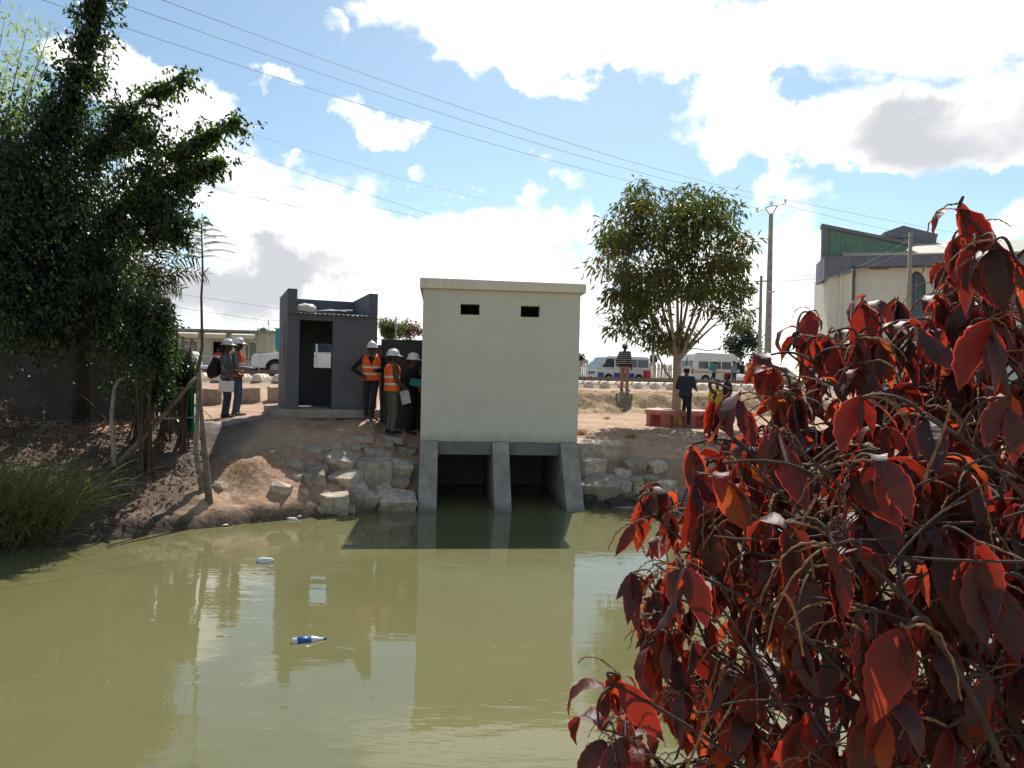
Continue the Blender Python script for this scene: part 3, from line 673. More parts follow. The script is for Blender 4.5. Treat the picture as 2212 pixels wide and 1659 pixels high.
# pipe railing by the road
fa = at(420, 800, 33.5); fb = at(560, 803, 34.5)
pr = thing('pipe_railing', 'pale two rail pipe railing along the road before the shops', 'railing', (fa.x, fa.y, 2.42), math.atan2(fb.y - fa.y, fb.x - fa.x)); L_ = (fb - fa).length
for k in range(5): MB().tube([(L_ * k / 4, 0, 0), (L_ * k / 4, 0, .92)], .022, 6).build('post', 'galv_pipe', pr)
for z in (.45, .9): MB().tube([(0, 0, z), (L_, 0, z)], .02, 6).build('rail', 'galv_pipe', pr)
lumpy('market_sack', 'big grey bundle standing by the railing before the shop window', 'bundle', at(413, 792, 32) + Vector((0, 0, .1)), (.42, .35, .55), 'pale_bag', 8)
lumpy('market_sack', 'low white sack lying by the railing near the plaid shirt man', 'sack', at(447, 800, 31) + Vector((0, 0, .0)), (.45, .3, .2), 'cloth_white', 12)

# ---------------------------------------------------------------- church at right
ca_ = at(1783, 800, 46); CZ = 2.42
chy = R(-14)
chu = thing('church', 'cream church with pointed window, dark eaves and green gable cladding', 'church', (ca_.x, ca_.y, CZ), chy)
def chl(px, py, yoff=0.0):
    c_, s_ = math.cos(chy), math.sin(chy); ox, oy = ca_.x - s_ * yoff, ca_.y + c_ * yoff
    r = ray(px, py); k = (ox * s_ - oy * c_) / (r.x * s_ - r.y * c_); p = Vector((0, 0, EYE)) + r * k
    return (p.x - ox) * c_ + (p.y - oy) * s_, p.z - CZ
CW = chl(2420, 700)[0]; ez = chl(1900, 578)[1]
def arch(x0, x1, z0, zs, za, k=7):
    P_ = [(x0, z0), (x1, z0), (x1, zs)]; xm = (x0 + x1) / 2
    for i in range(1, k): t = i / k; P_.append((x1 + (xm - x1) * (t ** 1.6), zs + (za - zs) * (1 - (1 - t) ** 1.7)))
    P_.append((xm, za))
    for i in range(k - 1, 0, -1): t = i / k; P_.append((x0 + (xm - x0) * (t ** 1.6), zs + (za - zs) * (1 - (1 - t) ** 1.7)))
    P_.append((x0, zs)); return P_
wnd = []
for a, b in ((1958, 2000), (2148, 2192), (2330, 2374)):
    x0, x1 = chl(a, 640)[0], chl(b, 640)[0]; wnd.append((x0, x1, 2.9, chl(1960, 616)[1], chl(1960, 586)[1]))
fx0 = chl(1836, 700)[0]
m = MB(); m.wall([(fx0, 0), (CW, 0), (CW, ez), (fx0, ez)], [arch(*q) for q in wnd], 0, .35); m.box(CW - .3, CW, .35, 9, 0, ez); m.build('side_wall', 'church_wall', chu)
MB().box(0, fx0 - .002, -.45, 1.2, 0, ez - .1).build('corner_buttress', 'church_wall', chu, bevel=.03)
MB().box(.1, .4, 1.2, 6, 0, ez - .1).build('front_wall', 'church_wall', chu)
MB().box(fx0 * .45, fx0 * .45 + .12, -.58, -.452, .2, ez - .1).build('pilaster', 'church_wall', chu)
for q in wnd:
    pn = MB().prism(arch(*q), 'y', .2, .22).build('window', 'dark_glass', chu); x0, x1, z0, zs, za = q
    b = MB(); b.box((x0 + x1) / 2 - .04, (x0 + x1) / 2 + .04, .14, .19, z0, za - .1)
    for j in range(5): zz = z0 + (zs - z0) * j / 4; b.box(x0, x1, .15, .18, zz, zz + .05)
    b.build('glazing_bars', 'church_trim', pn)
for a, b, py in ((1880, 1920, 580), (2040, 2078, 584), (2230, 2268, 588)):
    x0, z0 = chl(a, py); x1, z1 = chl(b, py); MB().box(x0, x1, -.06, -.002, z0 - .08, z0 + .08).build('vent_ledge', 'shop_roof', chu)
MB().tube([(fx0 + .15, -.1, .2), (fx0 + .15, -.1, ez - .6), (fx0 + .15, -.32, ez - .25), (fx0 + .15, -.5, ez)], .08, 8).build('downpipe', 'church_trim', chu)
MB().box(fx0 - .1, CW + .6, -.75, .3, ez - .02, ez + .62).build('eaves_fascia', 'church_trim', chu)
# boxed eaves at the front corner
e = MB(); x0 = chl(1776, 560)[0]; e.hexa([(x0, -.85, ez - .75), (fx0 - .12, -.85, ez - .35), (fx0 - .12, 2.4, ez - .35), (x0, 2.4, ez - .75)], [(x0, -.85, ez + .62), (fx0 - .12, -.85, ez + .66), (fx0 - .12, 2.4, ez + .66), (x0, 2.4, ez + .62)]); e.build('eaves_box', 'church_trim', chu)
m = MB(); rt = chl(2000, 520, 3.5)[1]
m.hexa([(fx0 - .6, -.8, ez + .625), (CW + .6, -.8, ez + .625), (CW + .6, 4.5, rt), (fx0 - .6, 4.5, rt)], [(fx0 - .6, -.8, ez + .70), (CW + .6, -.8, ez + .70), (CW + .6, 4.5, rt + .1), (fx0 - .6, 4.5, rt + .1)])
m.hexa([(fx0 - .6, 4.51, rt), (CW + .6, 4.51, rt), (CW + .6, 9.5, ez + .6), (fx0 - .6, 9.5, ez + .6)], [(fx0 - .6, 4.51, rt + .1), (CW + .6, 4.51, rt + .1), (CW + .6, 9.5, ez + .7), (fx0 - .6, 9.5, ez + .7)])
m.build('roof', 'church_roof', chu)
g0 = chl(1778, 488, .2); g1 = chl(1950, 532, .2); g2_ = chl(1782, 556, .2); g3 = chl(1800, 556, .2)
m = MB(); m.prism([(g0[0] + .3, g2_[1]), (g1[0], g1[1] - .5), (g1[0] + .4, g1[1]), (g0[0] + .3, g0[1] - .12)], 'y', .2, .5); m.build('gable_cladding', 'church_green', chu)
m = MB(); m.prism([(g0[0] - .1, g0[1] - .1), (g1[0] + .6, g1[1] - .02), (g1[0] + .6, g1[1] + .2), (g0[0] - .1, g0[1] + .12)], 'y', .02, .75); m.box(g0[0] - .05, g0[0] + .29, .1, .6, g2_[1] - 1.0, g0[1] - .05); m.build('gable_trim', 'church_trim', chu)
for k in range(14):
    t = (k + .5) / 14; x = g0[0] + .3 + (g1[0] - g0[0] - .3) * t; zt_ = g0[1] - .2 + (g1[1] - g0[1]) * t; zb_ = g2_[1] + (g1[1] - .45 - g2_[1]) * t
    MB().box(x - .03, x + .03, .17, .198, zb_, zt_).build('cladding_rib', 'church_green', chu)
v0 = chl(1906, 508, 4.5); v1 = chl(1945, 495, 4.5); v2 = chl(2012, 513, 4.5); v3 = chl(2012, 524, 4.5); vb = chl(1940, 528, 4.5)
m = MB(); m.prism([(v0[0], v0[1] - .12), (v0[0] + 1.1, v0[1] - .35), (vb[0] + .3, vb[1] - .3), (v2[0], v3[1] - .5), (v2[0] + .15, v2[1] - .1), (v2[0] + .2, v2[1] + .08), (v1[0], v1[1] + .1), (v0[0] - .05, v0[1] + .06)], 'y', 3.8, 5.4); m.build('ridge_monitor', 'church_trim', chu)

# ---------------------------------------------------------------- poles and wires
pp = at(1657, 829, 38); pt = at(1655, 462, 38)
pole = thing('power_pole', 'tall tapered concrete power pole with V shaped cross arm', 'pole', (pp.x, pp.y, 2.42))
ph = pt.z - 2.42
MB().add([(-.17, -.13, -.3), (.17, -.13, -.3), (.17, .13, -.3), (-.17, .13, -.3), (-.085, -.08, ph), (.085, -.08, ph), (.085, .08, ph), (-.085, .08, ph)], [(3, 2, 1, 0), (4, 5, 6, 7), (0, 1, 5, 4), (1, 2, 6, 5), (2, 3, 7, 6), (3, 0, 4, 7)]).build('shaft', 'pole_concrete', pole, bevel=.02)
for k in range(12):
    z = .5 + k * .62; wz = .17 - .085 * z / ph; MB().box(-wz * .4, wz * .4, -.135 + .05 * z / ph, -.118 + .05 * z / ph, z, z + .12).build('recess_shade', 'church_trim', pole)  # dark plates on the pole face, shade of recesses put into their colour
arm = MB(); arm.tube([(-.03, 0, ph - .1), (-.32, .0, ph + .28), (-.75, 0, ph + .07)], .032, 6).tube([(.03, 0, ph - .1), (.32, 0, ph + .42), (.75, 0, ph + .55)], .032, 6).tube([(-.32, 0, ph + .28), (0, 0, ph + .4), (.32, 0, ph + .42)], .028, 6); arm.build('cross_arm', 'galv_pipe', pole)
INS = []
for x, z in ((-.72, ph + .09), (0, ph + .4), (.72, ph + .55)):
    MB().tube([(x, 0, z), (x, 0, z + .06), (x, 0, z + .07), (x, 0, z + .14), (x, 0, z + .15), (x, 0, z + .2)], [.03, .03, .075, .06, .085, .04], 10).build('insulator', 'porcelain', pole); INS.append(Vector((pp.x + x, pp.y, 2.42 + z + .2)))
MB().box(-.22, .22, -.2, -.14, ph - 4.05, ph - 3.97).build('bracket', 'galv_pipe', pole)
def slim_pole(px, pyt, d, r, label, mt='wood_pole', lean=0):
    b = at(px, 829, d); t = at(px, pyt, d); o = thing('utility_pole', label, 'pole', (b.x, b.y, 2.42)); h = t.z - 2.42
    MB().tube([(0, 0, -.3), (lean * .5, 0, h * .5), (lean, 0, h)], [r * 1.25, r * 1.1, r * .85], 10).build('shaft', mt, o, smooth=True)
    MB().tube([(lean - .35, -.02, h - .25), (lean + .35, -.02, h - .25)], .025, 6).build('arm', 'wire', o); return Vector((b.x + lean, b.y, t.z))
P2 = slim_pole(1639, 596, 34, .075, 'slim timber pole just left of the tall concrete pole')
P3 = slim_pole(1959, 503, 36, .1, 'pale timber pole standing before the church window')
P4 = slim_pole(1410, 700, 50, .06, 'thin pale lamp pole behind the left minibus', 'galv_pipe')
P5 = slim_pole(853, 684, 60, .07, 'dark thin pole between the green and the red far trees')
def wire(a, b, sag, label, r=.011):
    r *= .52
    a, b = Vector(a), Vector(b); pts = []
    for i in range(25): t = i / 24; p = a.lerp(b, t); p.z -= sag * 4 * t * (1 - t); pts.append(p)
    tag(MB().tube(pts, r, 5).build('power_line', 'wire'), label, 'wire', 'overhead wires')
wire(at(60, -110, 13), INS[2], .5, 'topmost overhead wire running down to the right insulator of the concrete pole')
wire(at(-50, -105, 13), INS[1], .5, 'second overhead wire from the top, ending at the middle insulator')
wire(at(-200, -100, 13), INS[0], .5, 'third overhead wire from the top, ending at the left insulator')
wire(INS[2], at(2500, 560, 60), .4, 'thin wire running from the concrete pole over the church', .014)
wire(INS[1], at(2450, 590, 60), .4, 'thin wire just beneath, from the pole towards the church roof', .014)
wire(at(-150, 60, 14), at(1050, 432, 48), .25, 'overhead wire leaving the upper branches of the dark tree', .012)
wire(at(-150, 95, 14.5), at(1290, 566, 55), .3, 'overhead wire crossing just below the small sky clouds', .013)
wire(at(-100, 215, 15), at(1290, 548, 62), .3, 'low overhead wire passing behind the long tree branch tips', .013)
wire(at(-100, 260, 15), at(1300, 590, 60), .3, 'lower overhead wire over the thin sapling', .013)
wire(at(-100, 285, 15.5), at(1300, 565, 60), .3, 'lowest close wire passing over the sapling top', .013)
wire(at(-100, 560, 22), at(1300, 760, 75), .2, 'faint upper wire behind the sapling stem', .013)
wire(at(-100, 590, 22), at(1300, 790, 75), .2, 'faint lower wire behind the sapling stem', .013)
PM = Vector((pp.x, pp.y, 2.42 + ph - 4.0))
wire(PM, P3 - Vector((0, 0, .3)), .45, 'wire from the concrete pole bracket to the church pole', .014)
wire(P2 - Vector((0, 0, .2)), P3 - Vector((0, 0, .8)), .5, 'wire from the slim timber pole to the church pole', .014)
wire(PM - Vector((0, 0, .9)), at(1900, 760, 50), .3, 'wire falling right from the concrete pole', .014)
wire(P2 - Vector((0, 0, .25)), at(1200, 560, 80), .3, 'far wire from the slim pole behind the round tree', .016)
wire(at(1580, 690, 45), at(2400, 850, 45), .3, 'low slack wire right of the round tree', .014)
wire(P3 - Vector((0, 0, .3)), at(2500, 620, 50), .3, 'wire continuing right from the church pole', .014)

# ---------------------------------------------------------------- paling fences by the road
pk = MB(); pk.add([(-.055, -.012, 0), (.055, -.012, 0), (.055, -.012, 1.5), (0, -.012, 1.6), (-.055, -.012, 1.5), (-.055, .012, 0), (.055, .012, 0), (.055, .012, 1.5), (0, .012, 1.6), (-.055, .012, 1.5)], [(0, 1, 2, 3, 4), (9, 8, 7, 6, 5)] + [(i, i + 5, (i + 1) % 5 + 5, (i + 1) % 5) for i in range(5)])
pk0 = None
for px0, px1, d, lab in ((1225, 1300, 60, 'grey paling fence left of the blue striped minibus'), (1396, 1500, 66, 'grey paling fence between the two minibuses')):
    a, b = at(px0, 826, d), at(px1, 827, d + 1); L_ = (b - a).length
    fe = thing('paling_fence', lab, 'fence', (a.x, a.y, 2.42), math.atan2(b.y - a.y, b.x - a.x), 'paling fences by the road')
    k = int(L_ / .15)
    for i in range(k):
        if pk0 is None: o = pk0 = pk.build('paling', 'paling_wood', fe)
        else: o = pk0.copy(); COL.objects.link(o); o.parent = fe
        o.location = (i * .15, 0, random.uniform(-.03, .05)); o.scale = (1, 1, 1.12 + random.uniform(-.05, .06)); o.rotation_euler = (0, random.uniform(-.03, .03), 0)
    for z in (.45, 1.25): MB().box(-.05, L_, .014, .06, z, z + .07).build('cross_rail', 'paling_wood', fe)
# ---------------------------------------------------------------- people
def pmat(name, col, rough=.85, var=.1, vs=12, bump=.3, **kw): return mat(name, col, rough, var, vs, bump=bump, bscale=9, dist=.02, **kw)
mat('skin', (.085, .045, .028), .55, .1, 14); mat('hair', (.012, .01, .009), .8, .1, 20); mat('eye_dark', (.01, .008, .008), .4, .1, 20); mat('lips', (.11, .045, .04), .5, .1, 20)
pmat('denim', (.07, .11, .17)); pmat('denim_dark', (.035, .055, .09)); pmat('navy', (.022, .026, .036)); pmat('black_cloth', (.012, .012, .014)); pmat('khaki', (.11, .10, .075)); pmat('brown_cloth', (.10, .06, .045))
pmat('tan_trousers', (.30, .165, .115)); pmat('grey_cloth', (.22, .23, .25)); pmat('teal_cloth', (.03, .20, .19)); pmat('red_cloth', (.42, .04, .04)); pmat('white_cloth', (.6, .6, .58)); pmat('cream_cloth', (.5, .45, .36)); pmat('yellow_cloth', (.5, .38, .06))
pmat('boot_brown', (.13, .075, .045), .7); pmat('boot_black', (.015, .014, .014), .6)
mat('hat_white', (.72, .72, .71), .35, .03, 6, spec=.5); mat('cap_white', (.6, .59, .56), .85, .05, 9); mat('cap_red', (.22, .025, .03), .8, .08, 9)
mat('backpack_black', (.016, .016, .019), .8, .15, 9, bump=.4, bscale=12); mat('paper', (.78, .78, .76), .8, .03, 9)
def banded(name, base, band, spans, rough=.8, axis=2):
    """cloth with printed bands at heights (object space)"""
    m = mat(name, base, rough, .06, 14, bump=.35, bscale=9, dist=.02); n, l = m.node_tree.nodes, m.node_tree.links; b = n['Principled BSDF']
    src = b.inputs['Base Color'].links[0].from_socket; tc = N(n, 'ShaderNodeTexCoord'); sp = N(n, 'ShaderNodeSeparateXYZ'); l.new(tc.outputs['Object'], sp.inputs[0])
    cur = src
    for lo, hi in spans:
        a = N(n, 'ShaderNodeMath', operation='COMPARE'); l.new(sp.outputs[axis], a.inputs[0]); a.inputs[1].default_value = (lo + hi) / 2; a.inputs[2].default_value = (hi - lo) / 2
        mx = N(n, 'ShaderNodeMix', data_type='RGBA'); l.new(a.outputs[0], mx.inputs['Factor']); l.new(cur, mx.inputs[6]); mx.inputs[7].default_value = (*band, 1); cur = mx.outputs[2]
    l.new(cur, b.inputs['Base Color']); return m
banded('vest_orange', (.85, .13, .02), (.62, .62, .58), [(1.02, 1.065), (1.17, 1.215)])
banded('striped_sweater', (.013, .013, .016), (.55, .55, .53), [(1.005 + k * .075, 1.022 + k * .075) for k in range(6)])
pl_ = mat('plaid', (.075, .085, .09), .9, .1, 14, bump=.3, bscale=9, dist=.02)
n, l = pl_.node_tree.nodes, pl_.node_tree.links; b = n['Principled BSDF']; src = b.inputs['Base Color'].links[0].from_socket; tc = N(n, 'ShaderNodeTexCoord'); cur = src
for dirn in ('Z', 'DIAGONAL'):
    wv = N(n, 'ShaderNodeTexWave', bands_direction=dirn if dirn == 'Z' else 'X'); wv.inputs['Scale'].default_value = 7; l.new(tc.outputs['Object'], wv.inputs[0])
    rp = N(n, 'ShaderNodeMapRange'); rp.inputs['From Min'].default_value = .75; rp.inputs['From Max'].default_value = .9; rp.inputs['To Max'].default_value = .55; l.new(wv.outputs[1], rp.inputs['Value'])
    mx = N(n, 'ShaderNodeMix', data_type='RGBA'); l.new(rp.outputs[0], mx.inputs['Factor']); l.new(cur, mx.inputs[6]); mx.inputs[7].default_value = (.28, .30, .30, 1); cur = mx.outputs[2]
l.new(cur, b.inputs['Base Color'])

DEF = dict(hipR=(.09, 0, .90), hipL=(-.09, 0, .90), kneeR=(.105, .03, .48), kneeL=(-.105, .03, .48), ankR=(.115, -.02, .075), ankL=(-.115, -.02, .075),
           shR=(.185, 0, 1.395), shL=(-.185, 0, 1.395), elR=(.25, -.03, 1.12), elL=(-.25, -.03, 1.12), wrR=(.26, .06, .88), wrL=(-.26, .06, .88), head=(0, .015, 1.605), toeR=None, toeL=None)
def person(label, loc, face, H=1.72, pose=None, top='navy', legs='denim', shoes='boot_black', vest=False, hat=None, sleeve=1.0, vox=.014, group=None, headturn=0, bulk=1.0):
    """face: compass heading in degrees the person looks towards (0 = away from camera, 90 = right)"""
    J = {k: (Vector(v) if v else None) for k, v in {**DEF, **(pose or {})}.items()}
    s = H / 1.72
    root = thing('person', label, 'person', loc, -R(face), group)
    prim = []   # (a, b, ra, rb, zone)
    hipc = (J['hipR'] + J['hipL']) / 2; shc = (J['shR'] + J['shL']) / 2
    def cap_(a, b, ra, rb, z): prim.append((Vector(a), Vector(b), ra, rb, z))
    bk = bulk
    cap_(J['hipR'] + Vector((.0, -.01, .03)), J['hipL'] + Vector((0, -.01, .03)), .115 * bk, .115 * bk, 'legs')
    up = (shc - hipc)
    for k, (t0, t1, r0, r1, w) in enumerate(((.12, .5, .115, .118, .065), (.5, .86, .12, .125, .085), (.8, .97, .105, .075, .115))):
        for sx in (-1, 1):
            o = Vector((w * sx, 0, 0)); cap_(hipc + up * t0 + o * .9, hipc + up * t1 + o, r0 * bk, r1 * bk, 'top')
    cap_(J['shR'] + Vector((-.02, 0, -.01)), J['shL'] + Vector((.02, 0, -.01)), .062, .062, 'top')
    hd = J['head']
    cap_(shc + Vector((0, -.005, .0)), hd + Vector((0, -.02, -.05)), .056, .052, 'skin')
    hr = Matrix.Rotation(-R(headturn), 3, 'Z')
    def H_(x, y, z): return hd + hr @ Vector((x, y, z))
    cap_(H_(0, -.012, .028), H_(0, .012, -.03), .088, .072, 'skin'); cap_(H_(0, .035, -.06), H_(0, .05, -.075), .045, .035, 'skin')
    cap_(H_(0, .092, .01), H_(0, .108, -.018), .011, .016, 'skin')
    for sx in (-1, 1):
        cap_(H_(.083 * sx, -.01, .01), H_(.086 * sx, -.012, -.03), .016, .012, 'skin'); cap_(H_(.032 * sx, .083, .012), H_(.036 * sx, .082, .012), .010, .010, 'eye_dark')
    cap_(H_(-.018, .083, -.055), H_(.018, .083, -.055), .0095, .0095, 'lips')
    cap_(H_(0, -.03, .045), H_(0, -.045, .0), .092, .078, 'hair')
    for S, sx in (('R', 1), ('L', -1)):
        sh_, el, wr = J['sh' + S], J['el' + S], J['wr' + S]
        cap_(sh_, el, .058, .046, 'top')
        m1 = el.lerp(wr, sleeve if sleeve < 1 else 1); cap_(el, m1, .045, .036 if sleeve >= 1 else .04, 'top' if sleeve > 0 else 'skin')
        if sleeve < 1: cap_(m1, wr, .036, .028, 'skin')
        d = (wr - el).normalized(); side = d.cross(Vector((0, 1, 0.2))); side = (side if side.length > .1 else Vector((1, 0, 0))).normalized(); nrm = side.cross(d)
        pc = wr + d * .05; cap_(wr, wr + d * .075, .027, .03, 'skin')
        for q, (off, ln) in enumerate(((-.026, .066), (-.009, .078), (.009, .074), (.026, .058))):
            a0 = wr + d * .09 + side * off; a1 = a0 + d * ln * .5 + nrm * .008; a2 = a1 + (d * .8 + nrm * .6) * ln * .5
            cap_(a0, a1, .0095, .009, 'skin'); cap_(a1, a2, .009, .0075, 'skin')
        b0 = wr + d * .03 - side * .028 * sx; cap_(b0, b0 + (d * .6 - side * .7 * sx) * .045, .012, .010, 'skin'); 
        b1 = b0 + (d * .6 - side * .7 * sx) * .045; cap_(b1, b1 + (d * .9 - side * .25 * sx) * .03, .010, .008, 'skin')
        hp_, kn, an = J['hip' + S], J['knee' + S], J['ank' + S]
        cap_(hp_, kn, .092 * bk, .066 * bk, 'legs'); cap_(kn, an + Vector((0, 0, .02)), .066 * bk, .056, 'legs')
        toe = J['toe' + S] or an + Vector((.02 * sx, .165, -.045)); cap_(an + Vector((0, -.03, -.03)), toe, .045, .036, 'shoes'); cap_(an + Vector((0, -.01, .02)), an + Vector((0, 0, -.03)), .05, .048, 'shoes')
    mb = MB()
    for a, b, ra, rb, z in prim: mb.capsule(a * s, b * s, ra * s, rb * s, 10)
    me = bpy.data.meshes.new('tmp'); me.from_pydata(mb.v, [], mb.f); o = bpy.data.objects.new('tmp', me); COL.objects.link(o)
    rm = o.modifiers.new('r', 'REMESH'); rm.mode = 'VOXEL'; rm.voxel_size = vox; sm = o.modifiers.new('s', 'SMOOTH'); sm.iterations = 3; sm.factor = .5
    dg = bpy.context.evaluated_depsgraph_get(); body = bpy.data.meshes.new_from_object(o.evaluated_get(dg)); bpy.data.objects.remove(o); bpy.data.meshes.remove(me)
    nv = len(body.vertices); co = np.empty(nv * 3, np.float32); body.vertices.foreach_get('co', co); co = co.reshape(-1, 3)
    npoly = len(body.polygons); fc = np.empty(npoly * 3, np.float32); body.polygons.foreach_get('center', fc); fc = fc.reshape(-1, 3)
    best = np.full(npoly, 1e9); zi = np.zeros(npoly, int); pi = np.zeros(npoly, int)
    zones = ['top', 'legs', 'shoes', 'skin', 'hair', 'eye_dark', 'lips']
    for k, (a, b, ra, rb, z) in enumerate(prim):
        A = np.array(a * s); D = np.array(b * s) - A; L2 = max(D @ D, 1e-9); t = np.clip(((fc - A) @ D) / L2, 0, 1)
        dd = np.linalg.norm(fc - A - t[:, None] * D, axis=1) - (ra + (rb - ra) * t) * s
        mk = dd < best; best[mk] = dd[mk]; zi[mk] = zones.index(z); pi[mk] = k
    # jacket hem over the hips
    hem = (fc[:, 2] > (hipc.z + .0) * s) & (zi == 1) & (pi < 8); zi[hem] = 0
    for z in zones: body.materials.append(MAT[{'top': top, 'legs': legs, 'shoes': shoes}.get(z, z)])
    body.polygons.foreach_set('material_index', zi.astype(np.int32)); body.polygons.foreach_set('use_smooth', np.ones(npoly, bool)); body.name = 'body'
    link('body', body, root)
    if vest:
        nm = np.empty(nv * 3, np.float32); body.vertices.foreach_get('normal', nm); nm = nm.reshape(-1, 3)
        tors = np.isin(pi, range(1, 8)) | ((pi == 0) & (fc[:, 2] > (hipc.z + .0) * s))
        neck = (fc[:, 1] > .02) & (np.abs(fc[:, 0]) < (fc[:, 2] - 1.22 * s) * .42) & (fc[:, 2] > 1.22 * s)
        sel = tors & (fc[:, 2] > (hipc.z - .0) * s) & ~neck
        V2 = co + nm * .016; fl = []; 
        used = {}; vv = []
        for i in np.nonzero(sel)[0]:
            f = []
            for q in body.polygons[i].vertices:
                if q not in used: used[q] = len(vv); vv.append(tuple(V2[q] / s))
                f.append(used[q])
            fl.append(tuple(f))
        vm = bpy.data.meshes.new('vest'); vm.from_pydata(vv, [], fl); vm.materials.append(MAT['vest_orange']); vm.polygons.foreach_set('use_smooth', [True] * len(fl))
        vo = link('vest', vm, root); vo.scale = (s, s, s); sd = vo.modifiers.new('t', 'SOLIDIFY'); sd.thickness = .01
    if hat:
        hm = MB(Matrix.Translation(hd * s + Vector((0, 0, .025 * s))) @ Matrix.Rotation(-R(headturn), 4, 'Z') @ Matrix.Scale(s, 4)); kind, mt = hat
        if kind == 'hard':
            hm.ell((0, 0, .03), (.112, .135, .125), 16, 8, z0=0.0); br = []
            k = 20
            for i in range(k): w = 2 * math.pi * i / k; fr = max(0, math.sin(w)) ** 2; br.append((math.cos(w), math.sin(w), fr))
            hm.add([(c_ * .112, s_ * .135, .032) for c_, s_, f_ in br] + [(c_ * .135, s_ * (.158 + .045 * f_), .018 - .012 * f_) for c_, s_, f_ in br] + [(c_ * .135, s_ * (.158 + .045 * f_), .010 - .012 * f_) for c_, s_, f_ in br],
                   [(i, i + k, (i + 1) % k + k, (i + 1) % k) for i in range(k)] + [(i + k, i + 2 * k, (i + 1) % k + 2 * k, (i + 1) % k + k) for i in range(k)])
            hm.tube([(0, -.13, .06), (0, -.09, .135), (0, 0, .163), (0, .09, .135), (0, .13, .06)], .014, 6)
            hm.build('hard_hat', mt, root, smooth=True)
        else:
            hm.ell((0, -.012, .022), (.100, .112, .095), 14, 6, z0=0.0)
            hm.add([(-.075, .07, .03), (.075, .07, .03), (.055, .175, .012), (0, .19, .015), (-.055, .175, .012), (-.075, .07, .022), (.075, .07, .022), (.055, .175, .004), (0, .19, .007), (-.055, .175, .004)], [(0, 1, 2, 3, 4), (9, 8, 7, 6, 5), (0, 4, 9, 5), (4, 3, 8, 9), (3, 2, 7, 8), (2, 1, 6, 7)])
            hm.build('cap', mt, root, smooth=True)
    return root
def foot(px, py, d0=12, d1=60): return hit(px, py, d0, d1)
HARD = ('hard', 'hat_white')
# two men on the path left of the hut
pA = at(488, 897, 16.9); pA.z = gz(pA.x, pA.y)
pB = at(511, 894, 17.35); pB.z = gz(pB.x, pB.y)
person('person in plaid shirt and white hard hat carrying a black backpack, left of hut', pA, 82, 1.74, dict(wrR=(.235, .12, .90), elR=(.25, -.02, 1.12), wrL=(-.2, .2, 1.0)), 'plaid', 'denim_dark', 'boot_black', hat=HARD, vox=.012)
person('person in orange vest, jeans and white hard hat beside the backpack carrier', pB, 84, 1.78, dict(wrR=(.14, .30, 1.08), elR=(.25, .06, 1.1), wrL=(-.1, .3, 1.08)), 'grey_cloth', 'denim', 'boot_brown', vest=True, hat=HARD, vox=.012)
bk_ = MB(); bk_.ell((0, 0, .02), (.16, .13, .26), 14, 10); bk_.ell((0, -.09, -.09), (.14, .1, .19), 12, 8)
for sx in (-1, 1): bk_.tube([(.1 * sx, .08, .2), (.13 * sx, .2, .3), (.14 * sx, .33, .22), (.13 * sx, .33, .0), (.11 * sx, .12, -.15)], .02, 6, flat=.5)
o = bk_.build('backpack', 'backpack_black', None, smooth=True, loc=pA + Vector((-.235, -.03, 1.14))); o.rotation_euler = (R(-4), 0, -R(82)); tag(o, 'black backpack on the back of the plaid shirt man', 'backpack')
o = MB().box(-.165, .165, -.012, .012, -.12, .12).build('clipboard', 'paper', None, loc=pA + Vector((.10, -.27, .72)), bevel=.004); o.rotation_euler = (R(4), R(3), R(4)); tag(o, 'white folder held low by the plaid shirt man', 'folder')
# group by the gate
pC = at(801, 892, 16.55); pC.z = at(801, 908, 16.45).z
person('person with hand on hip in open orange vest standing at the hut corner', pC + Vector((0, 0, .0)), 172, 1.70, dict(elR=(.42, -.05, 1.15), wrR=(.21, .08, 1.0), elL=(-.27, .0, 1.13), wrL=(-.12, .2, 1.12), ankL=(-.02, .12, .055), kneeL=(-.06, .14, .47), ankR=(.10, -.06, .075), kneeR=(.11, -.02, .48)), 'black_cloth', 'navy', 'boot_brown', vest=True, hat=HARD, vox=.012, headturn=18)
pD = at(845, 934, 15.85); pD.z = gz(pD.x, pD.y)
pD.z = at(845, 936, 15.85).z
person('person in buttoned orange vest and khaki trousers standing before the black gate', pD, 62, 1.74, dict(elR=(.25, .0, 1.12), wrR=(.16, .22, .98), wrL=(-.15, .25, 1.0)), 'brown_cloth', 'khaki', 'boot_black', vest=True, hat=HARD, vox=.012, bulk=1.08, headturn=15)
pE = at(888, 936, 16.3); pE.z = at(888, 938, 16.3).z
person('person in dark clothes and white hard hat reading before the black gate', pE, 105, 1.72, dict(elR=(.25, .03, 1.12), wrR=(.1, .3, 1.08), elL=(-.25, .05, 1.12), wrL=(-.1, .32, 1.1)), 'black_cloth', 'black_cloth', 'boot_black', hat=HARD, vox=.012)
o = MB().box(-.1, .1, -.002, .002, -.15, .15).build('paper_sheet', 'paper', None, loc=pE + Vector((-.11, -.24, .82))); o.rotation_euler = (R(8), R(-14), R(18)); tag(o, 'white paper sheet held at the side of the person in dark clothes', 'paper')
o = MB().box(-.13, .13, -.012, .012, -.09, .09).build('notebook', 'teal_cloth', None, loc=pE + Vector((.12, -.26, 1.14))); o.rotation_euler = (R(-30), R(8), R(5)); tag(o, 'teal notebook held open before the black gate', 'notebook')
pF = at(915, 936, 16.75); pF.z = 1.34
person('person in orange vest almost wholly hidden by the cream building corner', pF, 95, 1.66, None, 'brown_cloth', 'brown_cloth', vest=True, vox=.018)
pG = at(817, 880, 18.6); pG.z = gz(pG.x, pG.y)
person('person in pale top half hidden behind the left edge of the gate', pG, 200, 1.72, None, 'cream_cloth', 'cream_cloth', vox=.018)
